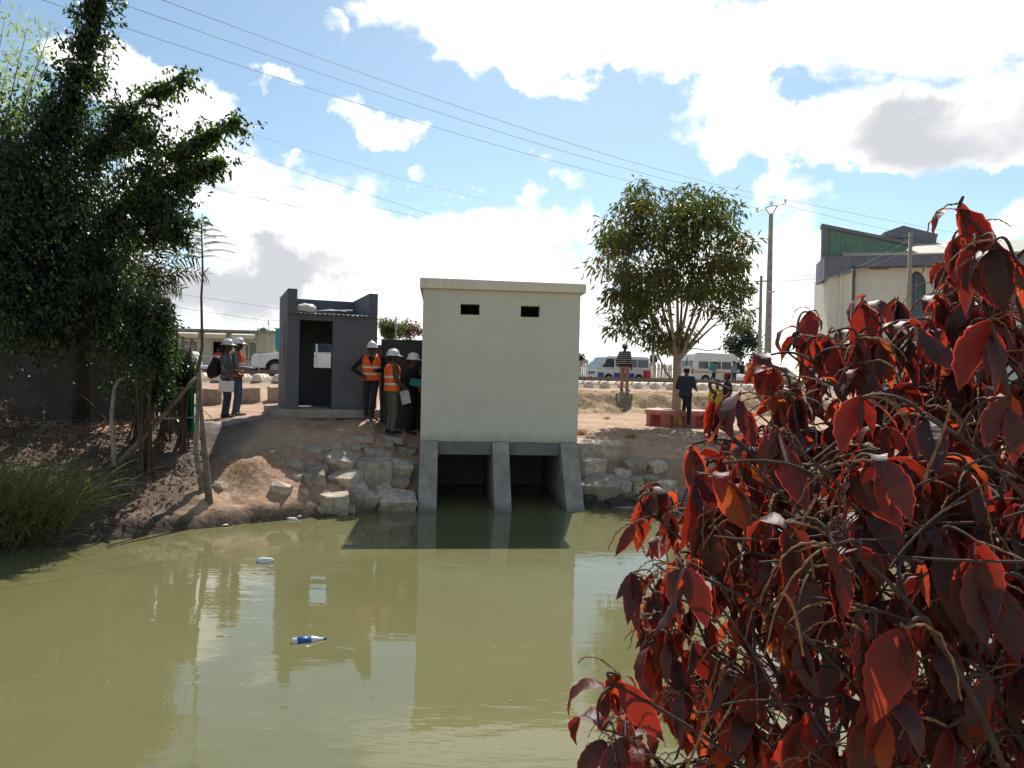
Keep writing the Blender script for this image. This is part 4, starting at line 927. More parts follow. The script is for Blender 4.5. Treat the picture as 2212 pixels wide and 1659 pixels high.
# embankment, bench, road
pH = at(1348, 845, 27.0); pH.z = gz(pH.x, pH.y)
person('person in black striped sweater and pale cap standing on the embankment', pH, 35, 1.74, dict(wrR=(.25, .02, .90), wrL=(-.22, .02, .92), elL=(-.27, -.06, 1.12), ankR=(.105, .02, .075), ankL=(-.10, -.02, .075)), 'striped_sweater', 'tan_trousers', 'boot_brown', hat=('cap', 'cap_white'), vox=.014, headturn=35)
pI = at(1479, 923, 20.2); pI.z = gz(pI.x, pI.y)
person('person in navy jacket and pale cap with one foot up on the round bench', pI, 35, 1.72, dict(kneeL=(-.12, .30, .80), ankL=(-.13, .22, .47), hipL=(-.09, .02, .90), elR=(.25, .05, 1.12), wrR=(.2, .28, 1.06), wrL=(-.12, .3, 1.05), shR=(.185, .05, 1.38), shL=(-.185, .05, 1.38), head=(0, .08, 1.59)), 'navy', 'black_cloth', 'boot_brown', hat=('cap', 'cap_white'), vox=.014, bulk=.98, headturn=10)
pJ = at(1570, 905, 20.9); pJ.z = gz(pJ.x, pJ.y) - .12
person('person in dark red cap seen above the foremost red leaves', pJ, 300, 1.68, None, 'black_cloth', 'denim', hat=('cap', 'cap_red'), vox=.018)
pK = at(1548, 905, 21.6); pK.z = gz(pK.x, pK.y) - .25
person('person in yellow shirt half hidden by the red leaves right of the bench', pK, 190, 1.60, None, 'yellow_cloth', 'black_cloth', vox=.018)
def roadp(px, d): p = at(px, 826, d); p.z = 2.42; return p
person('person with teal bag walking before the yellow striped minibus', roadp(1543, 50), 265, 1.66, dict(ankR=(.1, .16, .08), kneeR=(.1, .15, .5), ankL=(-.1, -.2, .12), kneeL=(-.1, .05, .5)), 'grey_cloth', 'black_cloth', hat=('cap', 'cap_white'), vox=.022)
lumpy('shoulder_bag', 'teal bag on the walker before the yellow striped minibus', 'bag', roadp(1541, 49.8) + Vector((-.12, -.1, 1.15)), (.2, .14, .26), 'teal_cloth', 31)
person('person in grey shirt waiting at the front door of the yellow striped minibus', roadp(1585, 50), 60, 1.66, None, 'grey_cloth', 'denim_dark', vox=.022)
person('person in black stepping at the cab door of the yellow striped minibus', roadp(1604, 53), 330, 1.74, None, 'black_cloth', 'black_cloth', vox=.022)
person('person in orange vest and pale hat by the pole beyond the rails', roadp(1619, 46), 0, 1.72, dict(elR=(.3, .0, 1.13), elL=(-.3, 0, 1.13)), 'white_cloth', 'denim', vest=True, hat=('cap', 'cap_white'), vox=.018)
person('person in red standing in the dark shop doorway', at(468, 804, 44.6) * Vector((1, 1, 0)) + Vector((0, 0, 2.42)) if False else Vector((at(470, 804, 44.9).x, at(470, 804, 44.9).y, 2.42)), 180, 1.62, None, 'red_cloth', 'black_cloth', vox=.022)
person('person in white shirt and blue cap standing behind the left house corner', Vector((at(358, 800, 17.6).x, at(358, 800, 17.6).y, gz(at(358, 800, 17.6).x, 17.6))), 70, 1.7, None, 'white_cloth', 'denim', vox=.018) if False else None

# ---------------------------------------------------------------- vehicles
def arc(cx, cz, r, a0, a1, k): return [(cx + r * math.cos(R(a0 + (a1 - a0) * i / k)), cz + r * math.sin(R(a0 + (a1 - a0) * i / k))) for i in range(k + 1)]
def vehicle(name, label, cat, loc, heading, W, lower, upper, belt, topz, wheels, wr, paint, tuck=.14):
    """side profiles in (x forward, z); heading in radians (direction of +x)"""
    root = thing(name, label, cat, loc, heading); hw = W / 2
    def yy(z): return hw * (1 - (tuck * (z - belt) / (topz - belt) if z > belt else (.05 * ((belt - z) / belt) ** 2)))
    def loft(poly, nm, mt, bev):
        bm = bmesh.new(); A = [bm.verts.new((x, yy(z), z)) for x, z in poly]; B = [bm.verts.new((x, -yy(z), z)) for x, z in poly]; k = len(poly)
        bm.faces.new(A); bm.faces.new(B[::-1])
        for i in range(k): bm.faces.new((A[i], B[i], B[(i + 1) % k], A[(i + 1) % k]))
        bmesh.ops.recalc_face_normals(bm, faces=bm.faces); me = bpy.data.meshes.new(nm); bm.to_mesh(me); bm.free(); me.materials.append(MAT[mt]); return link(nm, me, root, None, bev)
    low = loft(lower, 'body', paint, .03); cab = loft(upper, 'cab_roof', paint, .05)
    MB().box(min(x for x, z in lower) + .25, max(x for x, z in lower) - .25, -hw + .28, hw - .28, wr * .5, belt - .05).build('underbody', 'tyre', root)
    for x in wheels:
        for sy in (-1, 1):
            w = MB().tube([(0, -.1, 0), (0, -.095, 0), (0, .095, 0), (0, .1, 0)], [wr * .9, wr, wr, wr * .9], 20)
            wo = w.build('wheel', 'tyre', root, loc=(x, sy * (hw - .13), wr)); MB().tube([(0, .103 * sy, 0), (0, .108 * sy, 0), (0, .112 * sy, 0)], [wr * .62, wr * .6, wr * .3], 16).build('rim', 'rim_grey', wo)
    def side(poly, nm, mt, sy, out=.006, parent=None):
        m = MB(); m.add([(x, sy * (yy(z) + out), z) for x, z in poly] + [(x, sy * (yy(z) - .02), z) for x, z in poly], [tuple(range(len(poly))), tuple(range(2 * len(poly) - 1, len(poly) - 1, -1))] + [(i, (i + 1) % len(poly), (i + 1) % len(poly) + len(poly), i + len(poly)) for i in range(len(poly))]); return m.build(nm, mt, parent or root)
    return root, yy, side, low, cab
# left minibus, blue skirt, nose towards the left
h1 = math.pi + R(24); b1 = at(1336, 829, 55); b1.z = 2.42
lw = [(2.3, .32), (2.32, .62), (2.28, 1.02)] + [(-2.25, 1.02), (-2.32, .6), (-2.28, .34)] + arc(-1.25, .3, .38, 178, 2, 10) + arc(1.35, .3, .38, 178, 2, 10)
up_ = [(2.28, 1.021), (1.92, 1.5), (1.62, 1.88), (1.4, 1.96), (-2.0, 1.97), (-2.2, 1.85), (-2.25, 1.021)]
v, yy, side, low, cab = vehicle('minibus', 'white and blue minibus parked beyond the rails, behind the striped sweater man', 'minibus', b1, h1, 1.68, lw, up_, 1.02, 1.97, (1.35, -1.25), .30, 'dusty_white')
for sy in (-1, 1):
    for x0, x1 in ((-2.05, -1.15), (-1.08, -.2), (-.12, .78)): side([(x0, 1.16), (x1, 1.16), (x1, 1.74), (x0, 1.74)], 'window', 'window_glass', sy)
    side([(.9, 1.12), (1.86, 1.12), (1.5, 1.76), (.9, 1.76)], 'cab_window', 'dark_glass', sy)
    for x0, x1 in ((-2.27, -1.68), (-.82, .93), (1.78, 2.26)): side([(x0, .36), (x1, .36), (x1, .74), (x0, .74)], 'blue_skirt', 'blue_paint', sy)
    side([(.82, .4), (.84, .4), (.84, 1.8), (.82, 1.8)], 'door_seam', 'grey_trim', sy, .008); side([(1.02, .98), (1.16, .98), (1.16, 1.02), (1.02, 1.02)], 'door_handle', 'grey_trim', sy, .02)
    MB().ell((1.95, sy * 1.0, 1.25), (.05, .07, .12), 8, 6).build('mirror', 'grey_trim', v)
def front_panel(v, P, nm, mt, off=.012, hw=.7):
    (x0, z0), (x1, z1) = P; nx_, nz_ = (z1 - z0), -(x1 - x0); L_ = math.hypot(nx_, nz_); nx_, nz_ = nx_ / L_ * off, nz_ / L_ * off
    a, b = hw if isinstance(hw, tuple) else (hw, hw)
    return MB().hexa([(x0 + nx_, -a, z0 + nz_), (x0 + nx_, a, z0 + nz_), (x0 - .02, a, z0), (x0 - .02, -a, z0)], [(x1 + nx_, -b, z1 + nz_), (x1 + nx_, b, z1 + nz_), (x1 - .02, b, z1), (x1 - .02, -b, z1)]).build(nm, mt, v)
front_panel(v, ((2.24, 1.07), (1.66, 1.82)), 'windscreen', 'screen_glass', .014, (.74, .66))
front_panel(v, ((2.315, .62), (2.295, .82)), 'grille', 'grey_trim', .014, .48)
for sy in (-1, 1): MB().box(2.295, 2.335, sy * .66 - .13, sy * .66 + .13, .63, .8).build('headlight', 'headlight', v); MB().box(2.28, 2.325, sy * .805 - .025, sy * .805 + .025, .63, .8).build('turn_signal', 'amber', v)
MB().box(2.28, 2.43, -.82, .82, .36, .52).build('bumper', 'dusty_white', v, bevel=.03); MB().box(2.431, 2.44, -.25, .25, .39, .49).build('number_plate', 'amber', v)
# right minibus, high roof and yellow stripe, rear towards us at left
h2 = R(20); b2 = at(1545, 831, 58); b2.z = 2.42
lw = [(2.62, .34), (2.66, .7), (2.3, 1.1), (2.1, 1.16)] + [(-2.62, 1.16), (-2.66, .6), (-2.6, .34)] + arc(-1.55, .34, .42, 180, 0, 10) + arc(1.75, .34, .42, 180, 0, 10)
up_ = [(2.1, 1.161), (1.75, 1.75), (1.35, 2.2), (1.0, 2.42), (-2.3, 2.46), (-2.55, 2.3), (-2.62, 1.161)]
v, yy, side, low, cab = vehicle('minibus', 'white high roof minibus with yellow stripe parked right of the round tree', 'minibus', b2, h2, 1.95, lw, up_, 1.16, 2.46, (1.75, -1.55), .34, 'white_paint', .1)
for sy in (-1, 1):
    for x0, x1 in ((-2.2, -1.3), (-1.2, -.2), (-.1, .75)): side([(x0, 1.22), (x1, 1.22), (x1, 1.78), (x0, 1.78)], 'window', 'window_glass', sy)
    side([(.95, 1.2), (1.85, 1.2), (1.5, 1.78), (.95, 1.78)], 'cab_window', 'dark_glass', sy)
    side([(-2.62, .9), (2.2, .9), (2.2, 1.04), (-2.62, 1.04)], 'yellow_stripe', 'yellow_paint', sy, .01)
    side([(.82, .42), (.85, .42), (.85, 2.0), (.82, 2.0)], 'door_seam', 'grey_trim', sy, .008)
    MB().box(-2.68, -2.60, sy * .84 - .07, sy * .84 + .07, .8, 1.2).build('tail_light', 'cap_red', v)
    MB().box(-2.634, -2.60, sy * .42 - .32, sy * .42 + .32, 1.28, 1.82).build('rear_window', 'window_glass', v)
MB().box(-2.655, -2.6, -.012, .012, .5, 2.1).build('rear_door_seam', 'grey_trim', v); MB().box(-2.76, -2.6, -.92, .92, .4, .56).build('bumper', 'grey_trim', v, bevel=.02)
MB().box(-2.672, -2.62, -.94, .94, .905, 1.035).build('rear_stripe', 'yellow_paint', v)
front_panel(v, ((2.08, 1.2), (1.4, 2.14)), 'windscreen', 'screen_glass', .014, (.82, .76))
# white pickup behind the hut, nose towards the left
h3 = math.pi + R(13); b3 = at(668, 812, 36.8); b3.z = 2.42
lw = [(2.62, .45), (2.68, .62), (2.62, .98), (2.5, 1.08), (1.3, 1.18), (1.0, 1.2), (-2.5, 1.2), (-2.62, 1.1), (-2.62, .5)] + arc(-1.55, .4, .46, 180, 0, 10) + arc(1.55, .4, .46, 180, 0, 10)
up_ = [(1.15, 1.2), (.35, 1.72), (.1, 1.79), (-1.0, 1.79), (-1.25, 1.7), (-1.45, 1.2)]
v, yy, side, low, cab = vehicle('pickup_truck', 'white pickup truck on the road behind the grey hut', 'pickup', b3, h3, 1.8, lw, up_, 1.2, 1.8, (1.55, -1.55), .39, 'white_paint', .17)
for sy in (-1, 1):
    side([(-.32, 1.24), (.86, 1.24), (.3, 1.66), (-.32, 1.66)], 'window', 'dark_glass', sy); side([(-1.3, 1.24), (-.4, 1.24), (-.4, 1.66), (-1.15, 1.66)], 'window', 'dark_glass', sy)
    for x in (.92, -.36, -1.42): side([(x, .5), (x + .018, .5), (x + .018, 1.2), (x, 1.2)], 'door_seam', 'grey_trim', sy, .006)
    for x in (-.28, -1.32): side([(x, 1.03), (x + .2, 1.03), (x + .2, 1.08), (x, 1.08)], 'door_handle', 'grey_trim', sy, .03)
    MB().ell((.82, sy * 1.02, 1.3), (.07, .1, .09), 10, 6).build('mirror', 'white_paint', v)
    MB().hexa([(2.2, sy * .9 - .012, .93), (2.64, sy * .62 - .02, .86), (2.66, sy * .62 + .02, .86), (2.2, sy * .9 + .012, .93)], [(2.2, sy * .9 - .012, 1.02), (2.58, sy * .62 - .02, .98), (2.6, sy * .62 + .02, .98), (2.2, sy * .9 + .012, 1.02)]).build('headlight', 'dark_glass', v)
    MB().box(2.6, 2.7, sy * .78 - .1, sy * .78 + .1, .52, .78).build('fog_lamp', 'grey_trim', v)
    side([(.75, .32), (.78, .42), (-.75, .42), (-.75, .32)], 'side_step', 'grey_trim', sy, .05)
MB().box(2.62, 2.70, -.52, .52, .55, .92).build('grille', 'grey_trim', v); MB().box(2.6, 2.76, -.88, .88, .4, .52).build('bumper', 'white_paint', v, bevel=.02); MB().box(2.702, 2.71, -.24, .24, .6, .71).build('number_plate', 'cap_red', v)
front_panel(v, ((1.12, 1.24), (.42, 1.69)), 'windscreen', 'screen_glass', .012, (.78, .68))
# a sliver of white car beyond the orange vest
b4 = at(1655, 831, 52); b4.z = 2.42
lw = [(2.0, .3), (2.05, .55), (1.9, .78), (1.0, .9), (-1.9, .92), (-2.05, .6), (-2.0, .32)] + arc(-1.2, .3, .36, 178, 2, 8) + arc(1.25, .3, .36, 178, 2, 8)
v, yy, side, low, cab = vehicle('parked_car', 'pale car mostly hidden behind the concrete pole and red leaves', 'car', b4, math.pi + R(20), 1.6, lw, [(1.0, .9), (.3, 1.36), (-1.1, 1.38), (-1.8, .92)], .9, 1.4, (1.25, -1.2), .29, 'white_paint')
for sy in (-1, 1): side([(-.3, .96), (.7, .96), (.25, 1.28), (-.3, 1.28)], 'window', 'dark_glass', sy); side([(-1.4, .96), (-.4, .96), (-.4, 1.28), (-1.1, 1.28)], 'window', 'dark_glass', sy)
# red roadside bin between the minibuses
rb = at(1397, 829, 54); rb.z = 2.42
k = thing('roadside_bin', 'red bin standing at the rear of the blue striped minibus', 'bin', rb); MB().tube([(0, 0, 0), (0, 0, .9)], [.22, .27], 14).build('drum', 'red_cloth', k); MB().tube([(0, 0, .9), (0, 0, .95)], [.29, .27], 14).build('lid', 'cap_red', k)
# ---------------------------------------------------------------- stones on the banks
def boulder(px, py, wpx, hpx, label, wet=False, deep=.8, flatk=1.0, rot=None, d=None):
    p = hit(px, py + hpx * .3, 12) if d is None else at(px, py + hpx * .3, d)
    sc = p.y / FPX * 1.06; w, h = wpx * sc, hpx * sc
    rs = random.Random(int(px * 7 + py)); bm = bmesh.new()
    pts = []
    cand = [Vector((sx_ * rs.uniform(.55, .95), sy_ * rs.uniform(.5, .95), sz_ * rs.uniform(.45, .8))) for sx_ in (-1, 1) for sy_ in (-1, 1) for sz_ in (-1, 1)]
    for _ in range(5): q_ = Vector((rs.gauss(0, 1), rs.gauss(0, 1), rs.gauss(0, .8))).normalized(); cand.append(Vector((q_.x * .98, q_.y * .98, q_.z * .72)))
    for v in cand: bm.verts.new(Vector((v.x * w * .54, v.y * w * .46 * deep, v.z * h * .75)))
    r = bmesh.ops.convex_hull(bm, input=bm.verts); bmesh.ops.delete(bm, geom=[v for v in bm.verts if not v.link_faces], context='VERTS')
    bmesh.ops.bevel(bm, geom=list(bm.edges), offset=min(w, h) * .02, segments=1, affect='EDGES')
    bmesh.ops.triangulate(bm, faces=bm.faces); bmesh.ops.subdivide_edges(bm, edges=[e for e in bm.edges if e.calc_length() > .09], cuts=1)
    bmesh.ops.subdivide_edges(bm, edges=[e for e in bm.edges if e.calc_length() > .12], cuts=1)
    for v in bm.verts: v.co += Vector((noise.noise(v.co * 7 + Vector((px, 0, 0))), noise.noise(v.co * 7 + Vector((0, px, 3))), noise.noise(v.co * 7 + Vector((5, 0, py))))) * .03
    me = bpy.data.meshes.new('boulder'); bm.to_mesh(me); bm.free(); me.materials.append(MAT['stone_wet' if wet else 'stone'])
    o = link('boulder', me, None, (p.x, p.y + .06, p.z + h * .12)); o.rotation_euler = (R(rs.uniform(2, 24)), R(rs.uniform(-14, 14)), R(rot if rot is not None else rs.uniform(-25, 25)))
    return tag(o, label, 'stone', 'stones of the bank')
LS = [(735, 998, 70, 40, 'broad flat sunlit stone slab highest among the left bank stones'), (679, 1038, 52, 42, 'squat rounded stone left of the stone pile, beside bare earth'), (605, 1057, 42, 38, 'lone squared stone lying on bare earth apart from the pile'),
      (720, 1085, 64, 50, 'large dark faced stone standing at the waterline left of the pile'), (785, 1071, 66, 32, 'wedge shaped sunlit stone just above the waterline'), (803, 1018, 76, 64, 'biggest rounded stone in the middle of the left pile'),
      (683, 1011, 56, 20, 'long low stone lying above the squat rounded stone'), (744, 1031, 74, 36, 'long stone under the broad flat slab'), (852, 1082, 92, 50, 'large low grey stone against the left pier at the water'),
      (679, 973, 34, 18, 'small pale topped stone in the shade above the long low stone'), (721, 967, 40, 22, 'small stone above the broad flat slab'), (811, 980, 62, 24, 'long dark stone above the biggest rounded stone'),
      (862, 1012, 58, 44, 'broad stone half buried between pile and cream building'), (634, 1003, 44, 16, 'thin stone ledge poking from the bare earth'), (731, 929, 30, 12, 'thin flat stone near the hut plinth'), (852, 1041, 56, 22, 'long stone beside the left pier above the low grey stone'),
      (470, 1050, 28, 18, 'small stone at the foot of the leaning posts'), (770, 1052, 50, 28, 'stone wedged between slab and wedge stone'), (880, 972, 40, 20, 'stone pressed against the wall under the gate'), (748, 1100, 40, 14, 'low stone awash left of the wedge stone'), (655, 1062, 22, 14, 'small chip of stone left of the large waterline stone'), (700, 990, 30, 14, 'thin slab chip left of the broad flat slab'), (765, 968, 34, 12, 'thin shaded slab below the left kerb bar'),
      (640, 1030, 24, 14, 'small stone on bare earth above the lone squared stone'), (838, 958, 30, 12, 'thin slab chip beside the slanted kerb bar'), (690, 1098, 26, 16, 'small stone at the waterline left of the large dark faced one'), (826, 1052, 36, 18, 'small slab between wedge stone and long stone'), (590, 1100, 18, 10, 'pebble low on the bare earth by the water')]
for a in LS: boulder(*a)
RS = [(1277, 1012, 60, 56, 'big angular pale boulder right of the right pier'), (1298, 1051, 90, 42, 'long low boulder below the big angular one'), (1345, 1026, 42, 28, 'rounded stone right of the big angular boulder'), (1370, 1003, 60, 30, 'flat slab leaning high on the right bank'),
      (1404, 1038, 44, 34, 'rounded stone below the leaning slab'), (1349, 1053, 32, 36, 'upright pointed stone on the right bank'), (1326, 1082, 52, 26, 'dark wet stone in the shallows right of the pier', True), (1384, 1081, 40, 26, 'dark wet stone in the shallows near the red leaves', True),
      (1272, 1080, 34, 32, 'small dark stone touching the right pier foot', True), (1290, 966, 130, 34, 'long stone ledge along the top of the right bank'), (1384, 1062, 30, 24, 'small stone between the wet stone and the rounded stone'), (1420, 1008, 40, 24, 'stone on the right bank nearest the red leaves'), (1374, 1042, 44, 30, 'blocky stone behind the upright pointed stone'),
      (1440, 1050, 50, 36, 'stone on the right bank half behind the red leaves'), (1256, 1060, 26, 30, 'small stone squeezed beside the right pier')]
for a in RS: boulder(*a)
# kerb bars, step block
for px, py, rz_, ln, lab in ((775, 950, 12, .62, 'grey kerb bar lying left below the gate'), (846, 951, -28, .62, 'grey kerb bar lying slanted below the gate')):
    p = hit(px, py, 13); o = MB().box(-ln / 2, ln / 2, -.07, .07, -.06, .08).build('kerb_bar', 'plinth_concrete', None, loc=p, bevel=.015); o.rotation_euler = (R(-8), R(6), R(rz_)); tag(o, lab, 'kerb bar', 'loose kerb bars')
o = MB().box(-.135, .135, -.2, .2, -.3, .0).build('step_block', 'block_concrete', None, loc=pC + Vector((-.02, -.02, .0)), bevel=.012); o.rotation_euler = (0, 0, R(12)); tag(o, 'concrete step block under the hand on hip person', 'block')

# ---------------------------------------------------------------- vegetation helpers
def leafmat(name, col, tr, w, rough=.45, spec=.4, rnd=.25, vscale=3, col2=None):
    return mat(name, col, rough, .3, vscale, spec=spec, trans=(tr, w), col2=col2, detail=3)
leafmat('leaf_dark', (.018, .035, .014), (.05, .11, .015), .30, .42, .45, vscale=5); leafmat('leaf_tip', (.06, .10, .02), (.20, .30, .03), .4, .4)
leafmat('leaf_bamboo', (.12, .17, .025), (.42, .52, .05), .5, .4); leafmat('leaf_mid', (.042, .06, .014), (.13, .17, .02), .36, .4, col2=(.075, .088, .022)); leafmat('leaf_brown', (.10, .06, .02), (.3, .16, .03), .4)
leafmat('leaf_far', (.05, .08, .02), (.15, .22, .03), .35); leafmat('leaf_farred', (.11, .05, .04), (.25, .09, .06), .35); leafmat('leaf_fardark', (.03, .04, .03), (.07, .1, .05), .3)
leafmat('leaf_frond', (.05, .06, .03), (.16, .18, .07), .4); leafmat('palm_dry', (.06, .055, .035), (.16, .13, .06), .3)
leafmat('reed', (.135, .155, .06), (.23, .28, .08), .34, .33, .55, col2=(.21, .19, .085), vscale=11); leafmat('straw', (.36, .25, .11), (.4, .28, .1), .3, .7); leafmat('litter', (.09, .05, .03), (.16, .08, .04), .2, .6, .35, vscale=30, col2=(.22, .16, .11))
mat('bark_dark', (.04, .032, .026), .95, .2, 9, bump=.6, bscale=22, dist=.02); mat('bark', (.13, .095, .07), .92, .2, 9, bump=.6, bscale=22, dist=.02); mat('bark_pale', (.30, .235, .17), .92, .2, 7, bump=.5, bscale=18, dist=.02); mat('bark_white', (.38, .35, .29), .9, .2, 14, bump=.4, bscale=18, col2=(.07, .055, .042))
mat('twig', (.085, .055, .04), .85, .2, 12)
def unit(v): return v / np.maximum(np.linalg.norm(v, axis=-1, keepdims=True), 1e-9)
def leaf_mesh(P, D, L, W, fold=.25, seed=0):
    """many leaves: two triangles each folded on the midrib"""
    r = np.random.default_rng(seed); n = len(P); D = unit(D)
    S = unit(np.cross(D, unit(r.normal(size=(n, 3))))); Nn = np.cross(S, D)
    L = np.broadcast_to(L, n)[:, None]; W = np.broadcast_to(W, n)[:, None]
    mid = P + D * L * .45
    V = np.stack([P, mid + S * W * .5 + Nn * W * fold, P + D * L, mid - S * W * .5 + Nn * W * fold], 1).reshape(-1, 3)
    b = np.arange(n) * 4; F = np.stack([np.stack([b, b + 1, b + 2], 1), np.stack([b, b + 2, b + 3], 1)], 1).reshape(-1, 3)
    return V, F
def in_capsule(a, b, ra, rb, n, r):
    t = r.random(n); a, b = np.array(a), np.array(b); q = unit(r.normal(size=(n, 3))) * np.minimum(np.abs(r.normal(0, .58, (n, 1))) + .12, 1.45)
    return a + (b - a) * t[:, None] + q * (ra + (rb - ra) * t)[:, None]

# ---------------------------------------------------------------- big dark tree over the house (left)
def px3(px, py, d): return np.array(at(px, py, d))
t0 = at(175, 905, 14.6)
big = thing('broadleaf_tree', 'large dark evergreen tree overhanging the shaded house on the left', 'tree', (t0.x, t0.y, gz(t0.x, t0.y) - .1)); base = np.array(big.location)
lobes = [  # (px,py,d) start, end, start radius, end radius, leaves
    ((120, 420, 13.6), (130, 600, 13.2), 1.35, 1.45, 6200), ((40, 520, 13.2), (60, 640, 12.6), 1.3, 1.2, 3000), ((20, 330, 13.4), (20, 600, 12.8), 1.0, 1.3, 4200), ((140, 300, 13.4), (185, 110, 12.6), .62, .34, 2300), ((185, 110, 12.6), (212, -25, 12.2), .34, .2, 800), ((100, 250, 13.2), (90, 400, 13), .8, 1.0, 1600),
    ((190, 340, 13.2), (290, 235, 12.6), .46, .30, 1300), ((290, 228, 12.6), (395, 163, 12.4), .27, .10, 600), ((250, 310, 12.9), (330, 285, 12.5), .30, .14, 420),
    ((250, 460, 13.2), (380, 335, 12.6), .58, .32, 1700), ((380, 335, 12.6), (508, 258, 12.2), .28, .10, 760), ((330, 405, 12.6), (478, 350, 12.4), .30, .11, 760), ((300, 440, 12.8), (400, 420, 12.5), .38, .14, 700), ((310, 510, 12.7), (390, 475, 12.5), .3, .1, 380),
    ((230, 490, 13), (340, 470, 12.7), .5, .34, 1300), ((330, 480, 12.7), (385, 510, 12.5), .24, .1, 240), ((200, 560, 12.8), (230, 650, 12.4), .55, .55, 1500), ((290, 650, 12.4), (345, 690, 12.3), .36, .26, 900), ((180, 650, 12.6), (200, 700, 12.4), .6, .45, 1100), ((60, 650, 12.6), (110, 700, 12.4), .6, .4, 900), ((290, 700, 12.4), (330, 760, 12.6), .35, .35, 700), ((350, 720, 12.6), (340, 850, 13), .32, .3, 600)]
r = np.random.default_rng(3); PP, TI, LW = [], [], []
for a, b, ra, rb, k in lobes:
    q = in_capsule(px3(*a), px3(*b), ra, rb, int(k * (4.0 if ra > .9 else 2.7)), r)
    # clumping: keep leaves where a coarse noise is high so sky shows between sprays
    kk = np.array([noise.noise(Vector(p * 2.6)) + .35 * noise.noise(Vector(p * 7)) for p in q]); keep = kk > (-.45 if ra > .8 else -.12); q = q[keep]; PP.append(q); TI.append(np.full(len(q), rb < .2)); 
SPRAY = []
for a, b, ra, rb, k in lobes:      # fine leafy sprays that feather the outline
    A_, E_ = px3(*a), px3(*b); ax = unit(E_ - A_)
    for _ in range(int(14 + 30 * ra)):
        t = r.random() ** .8; s0 = A_ + (E_ - A_) * t; o_ = unit(r.normal(size=3)); rad = ra + (rb - ra) * t; s1 = s0 + o_ * rad * .75; dv = unit(ax * .8 + o_ * .6 + np.array([.15, 0, -.1])); Ls = r.uniform(.22, .5)
        m_ = 15; tt_ = r.random(m_); q = s1 + dv * (tt_ * Ls)[:, None] + np.array([0, 0, -.22]) * (tt_ ** 2 * Ls)[:, None] + r.normal(size=(m_, 3)) * .03; PP.append(q); TI.append(np.full(m_, r.random() < .22)); SPRAY.append((s0, s1, s1 + dv * Ls + np.array([0, 0, -.22 * Ls])))
P_ = np.concatenate(PP); tips = np.concatenate(TI); n_ = len(P_)
D_ = r.normal(size=(n_, 3)) * .6 + np.array([.25, -.15, -.75])
V, F = leaf_mesh(P_, D_, r.uniform(.075, .135, n_), r.uniform(.036, .06, n_), .3, 4)
tipm = np.repeat(tips & (r.random(n_) < .55) | (r.random(n_) < .05), 2)
stuff(np_mesh('crown', V - base, F, ['leaf_dark', 'leaf_tip'], big, mi=tipm.astype(int)))
tr = MB(); B0 = Vector((0, 0, 0)); 
def loc_(v): return Vector(v) - Vector(base)
fk = loc_(px3(160, 640, 14.0)); tr.tube([B0, B0.lerp(fk, .5) + Vector((.08, 0, 0)), fk], [.17, .14, .12], 12)
tr.build('trunk', 'bark_dark', big, smooth=True)
for a, b, ra, rb, k in lobes:
    br = MB(); A_, E_ = loc_(px3(*a)), loc_(px3(*b)); st = fk if ra > .5 else None
    if ra > .7: br.tube(curve_pts(fk, fk.lerp(A_, .6) + Vector((0, 0, .3)), A_, 6), [.09, .08, .075, .07, .06, .05, .045], 8)
    br.tube([A_, A_.lerp(E_, .5) + Vector((0, 0, .04)), E_], [.055 if ra > .5 else .03, .03, .008], 6); 
    for _ in range(0):
        t = random.random(); s0 = A_.lerp(E_, t); q = Vector(r.normal(size=3)).normalized() * (ra + (rb - ra) * t) * .85; br.tube([s0, s0 + q * .5 + Vector((0, 0, .03)), s0 + q], [.014, .009, .004], 4, cap=False)
    br.build('limb', 'bark', big, smooth=True)
sw = MB()
for a, b, c_ in SPRAY: sw.tube([loc_(a), loc_(b), loc_(c_)], [.008, .006, .003], 3, cap=False)
stuff(sw.build('twigs', 'bark_dark', big, fixn=False))
# bright long leaved tree at the far left edge
b0 = at(-90, 880, 15.4); bam = thing('long_leaved_tree', 'bright yellow green long leaved tree at the top left edge', 'tree', (b0.x, b0.y, gz(b0.x, b0.y) - .1)); bb = np.array(bam.location)
PP = []; stems = MB()
for tx, ty, rr in ((10, 40, .25), (60, 60, .3), (90, 110, .3), (20, 130, .45), (65, 190, .4), (-30, 200, .6), (30, 260, .45), (-60, 80, .5), (110, 60, .15), (-40, 320, .6), (45, 330, .35), (60, 400, .3)):
    e = px3(tx, ty, 15.2); m0 = px3(-70 + (tx + 60) * .4, 480, 15.4); pts = curve_pts(m0 - bb, (m0 + e) / 2 - bb + np.array([-.1, 0, .3]), e - bb, 6); stems.tube(pts, [.03, .026, .022, .018, .013, .009, .005], 5)
    rr = rr * 1.3; k = int(420 * rr); t = r.random(k); idx_ = (t * 6).astype(int); base_p = np.array([pts[3 + min(3, int(x * 4))] for x in t]) + bb; PP.append(base_p + r.normal(size=(k, 3)) * rr * .45)
P_ = np.concatenate(PP); n_ = len(P_); V, F = leaf_mesh(P_, r.normal(size=(n_, 3)) * .5 + np.array([.2, 0, -.5]) * r.choice([-1, 1], (n_, 1)), r.uniform(.12, .22, n_), r.uniform(.022, .035, n_), .2, 6)
stuff(np_mesh('crown', V - bb, F, 'leaf_bamboo', bam)); stems.tube([(0, 0, 0), loc_(px3(-70, 480, 15.4)) + Vector(base) - Vector(bb)], [.09, .05], 8); stems.build('trunk', 'bark_pale', bam, smooth=True)
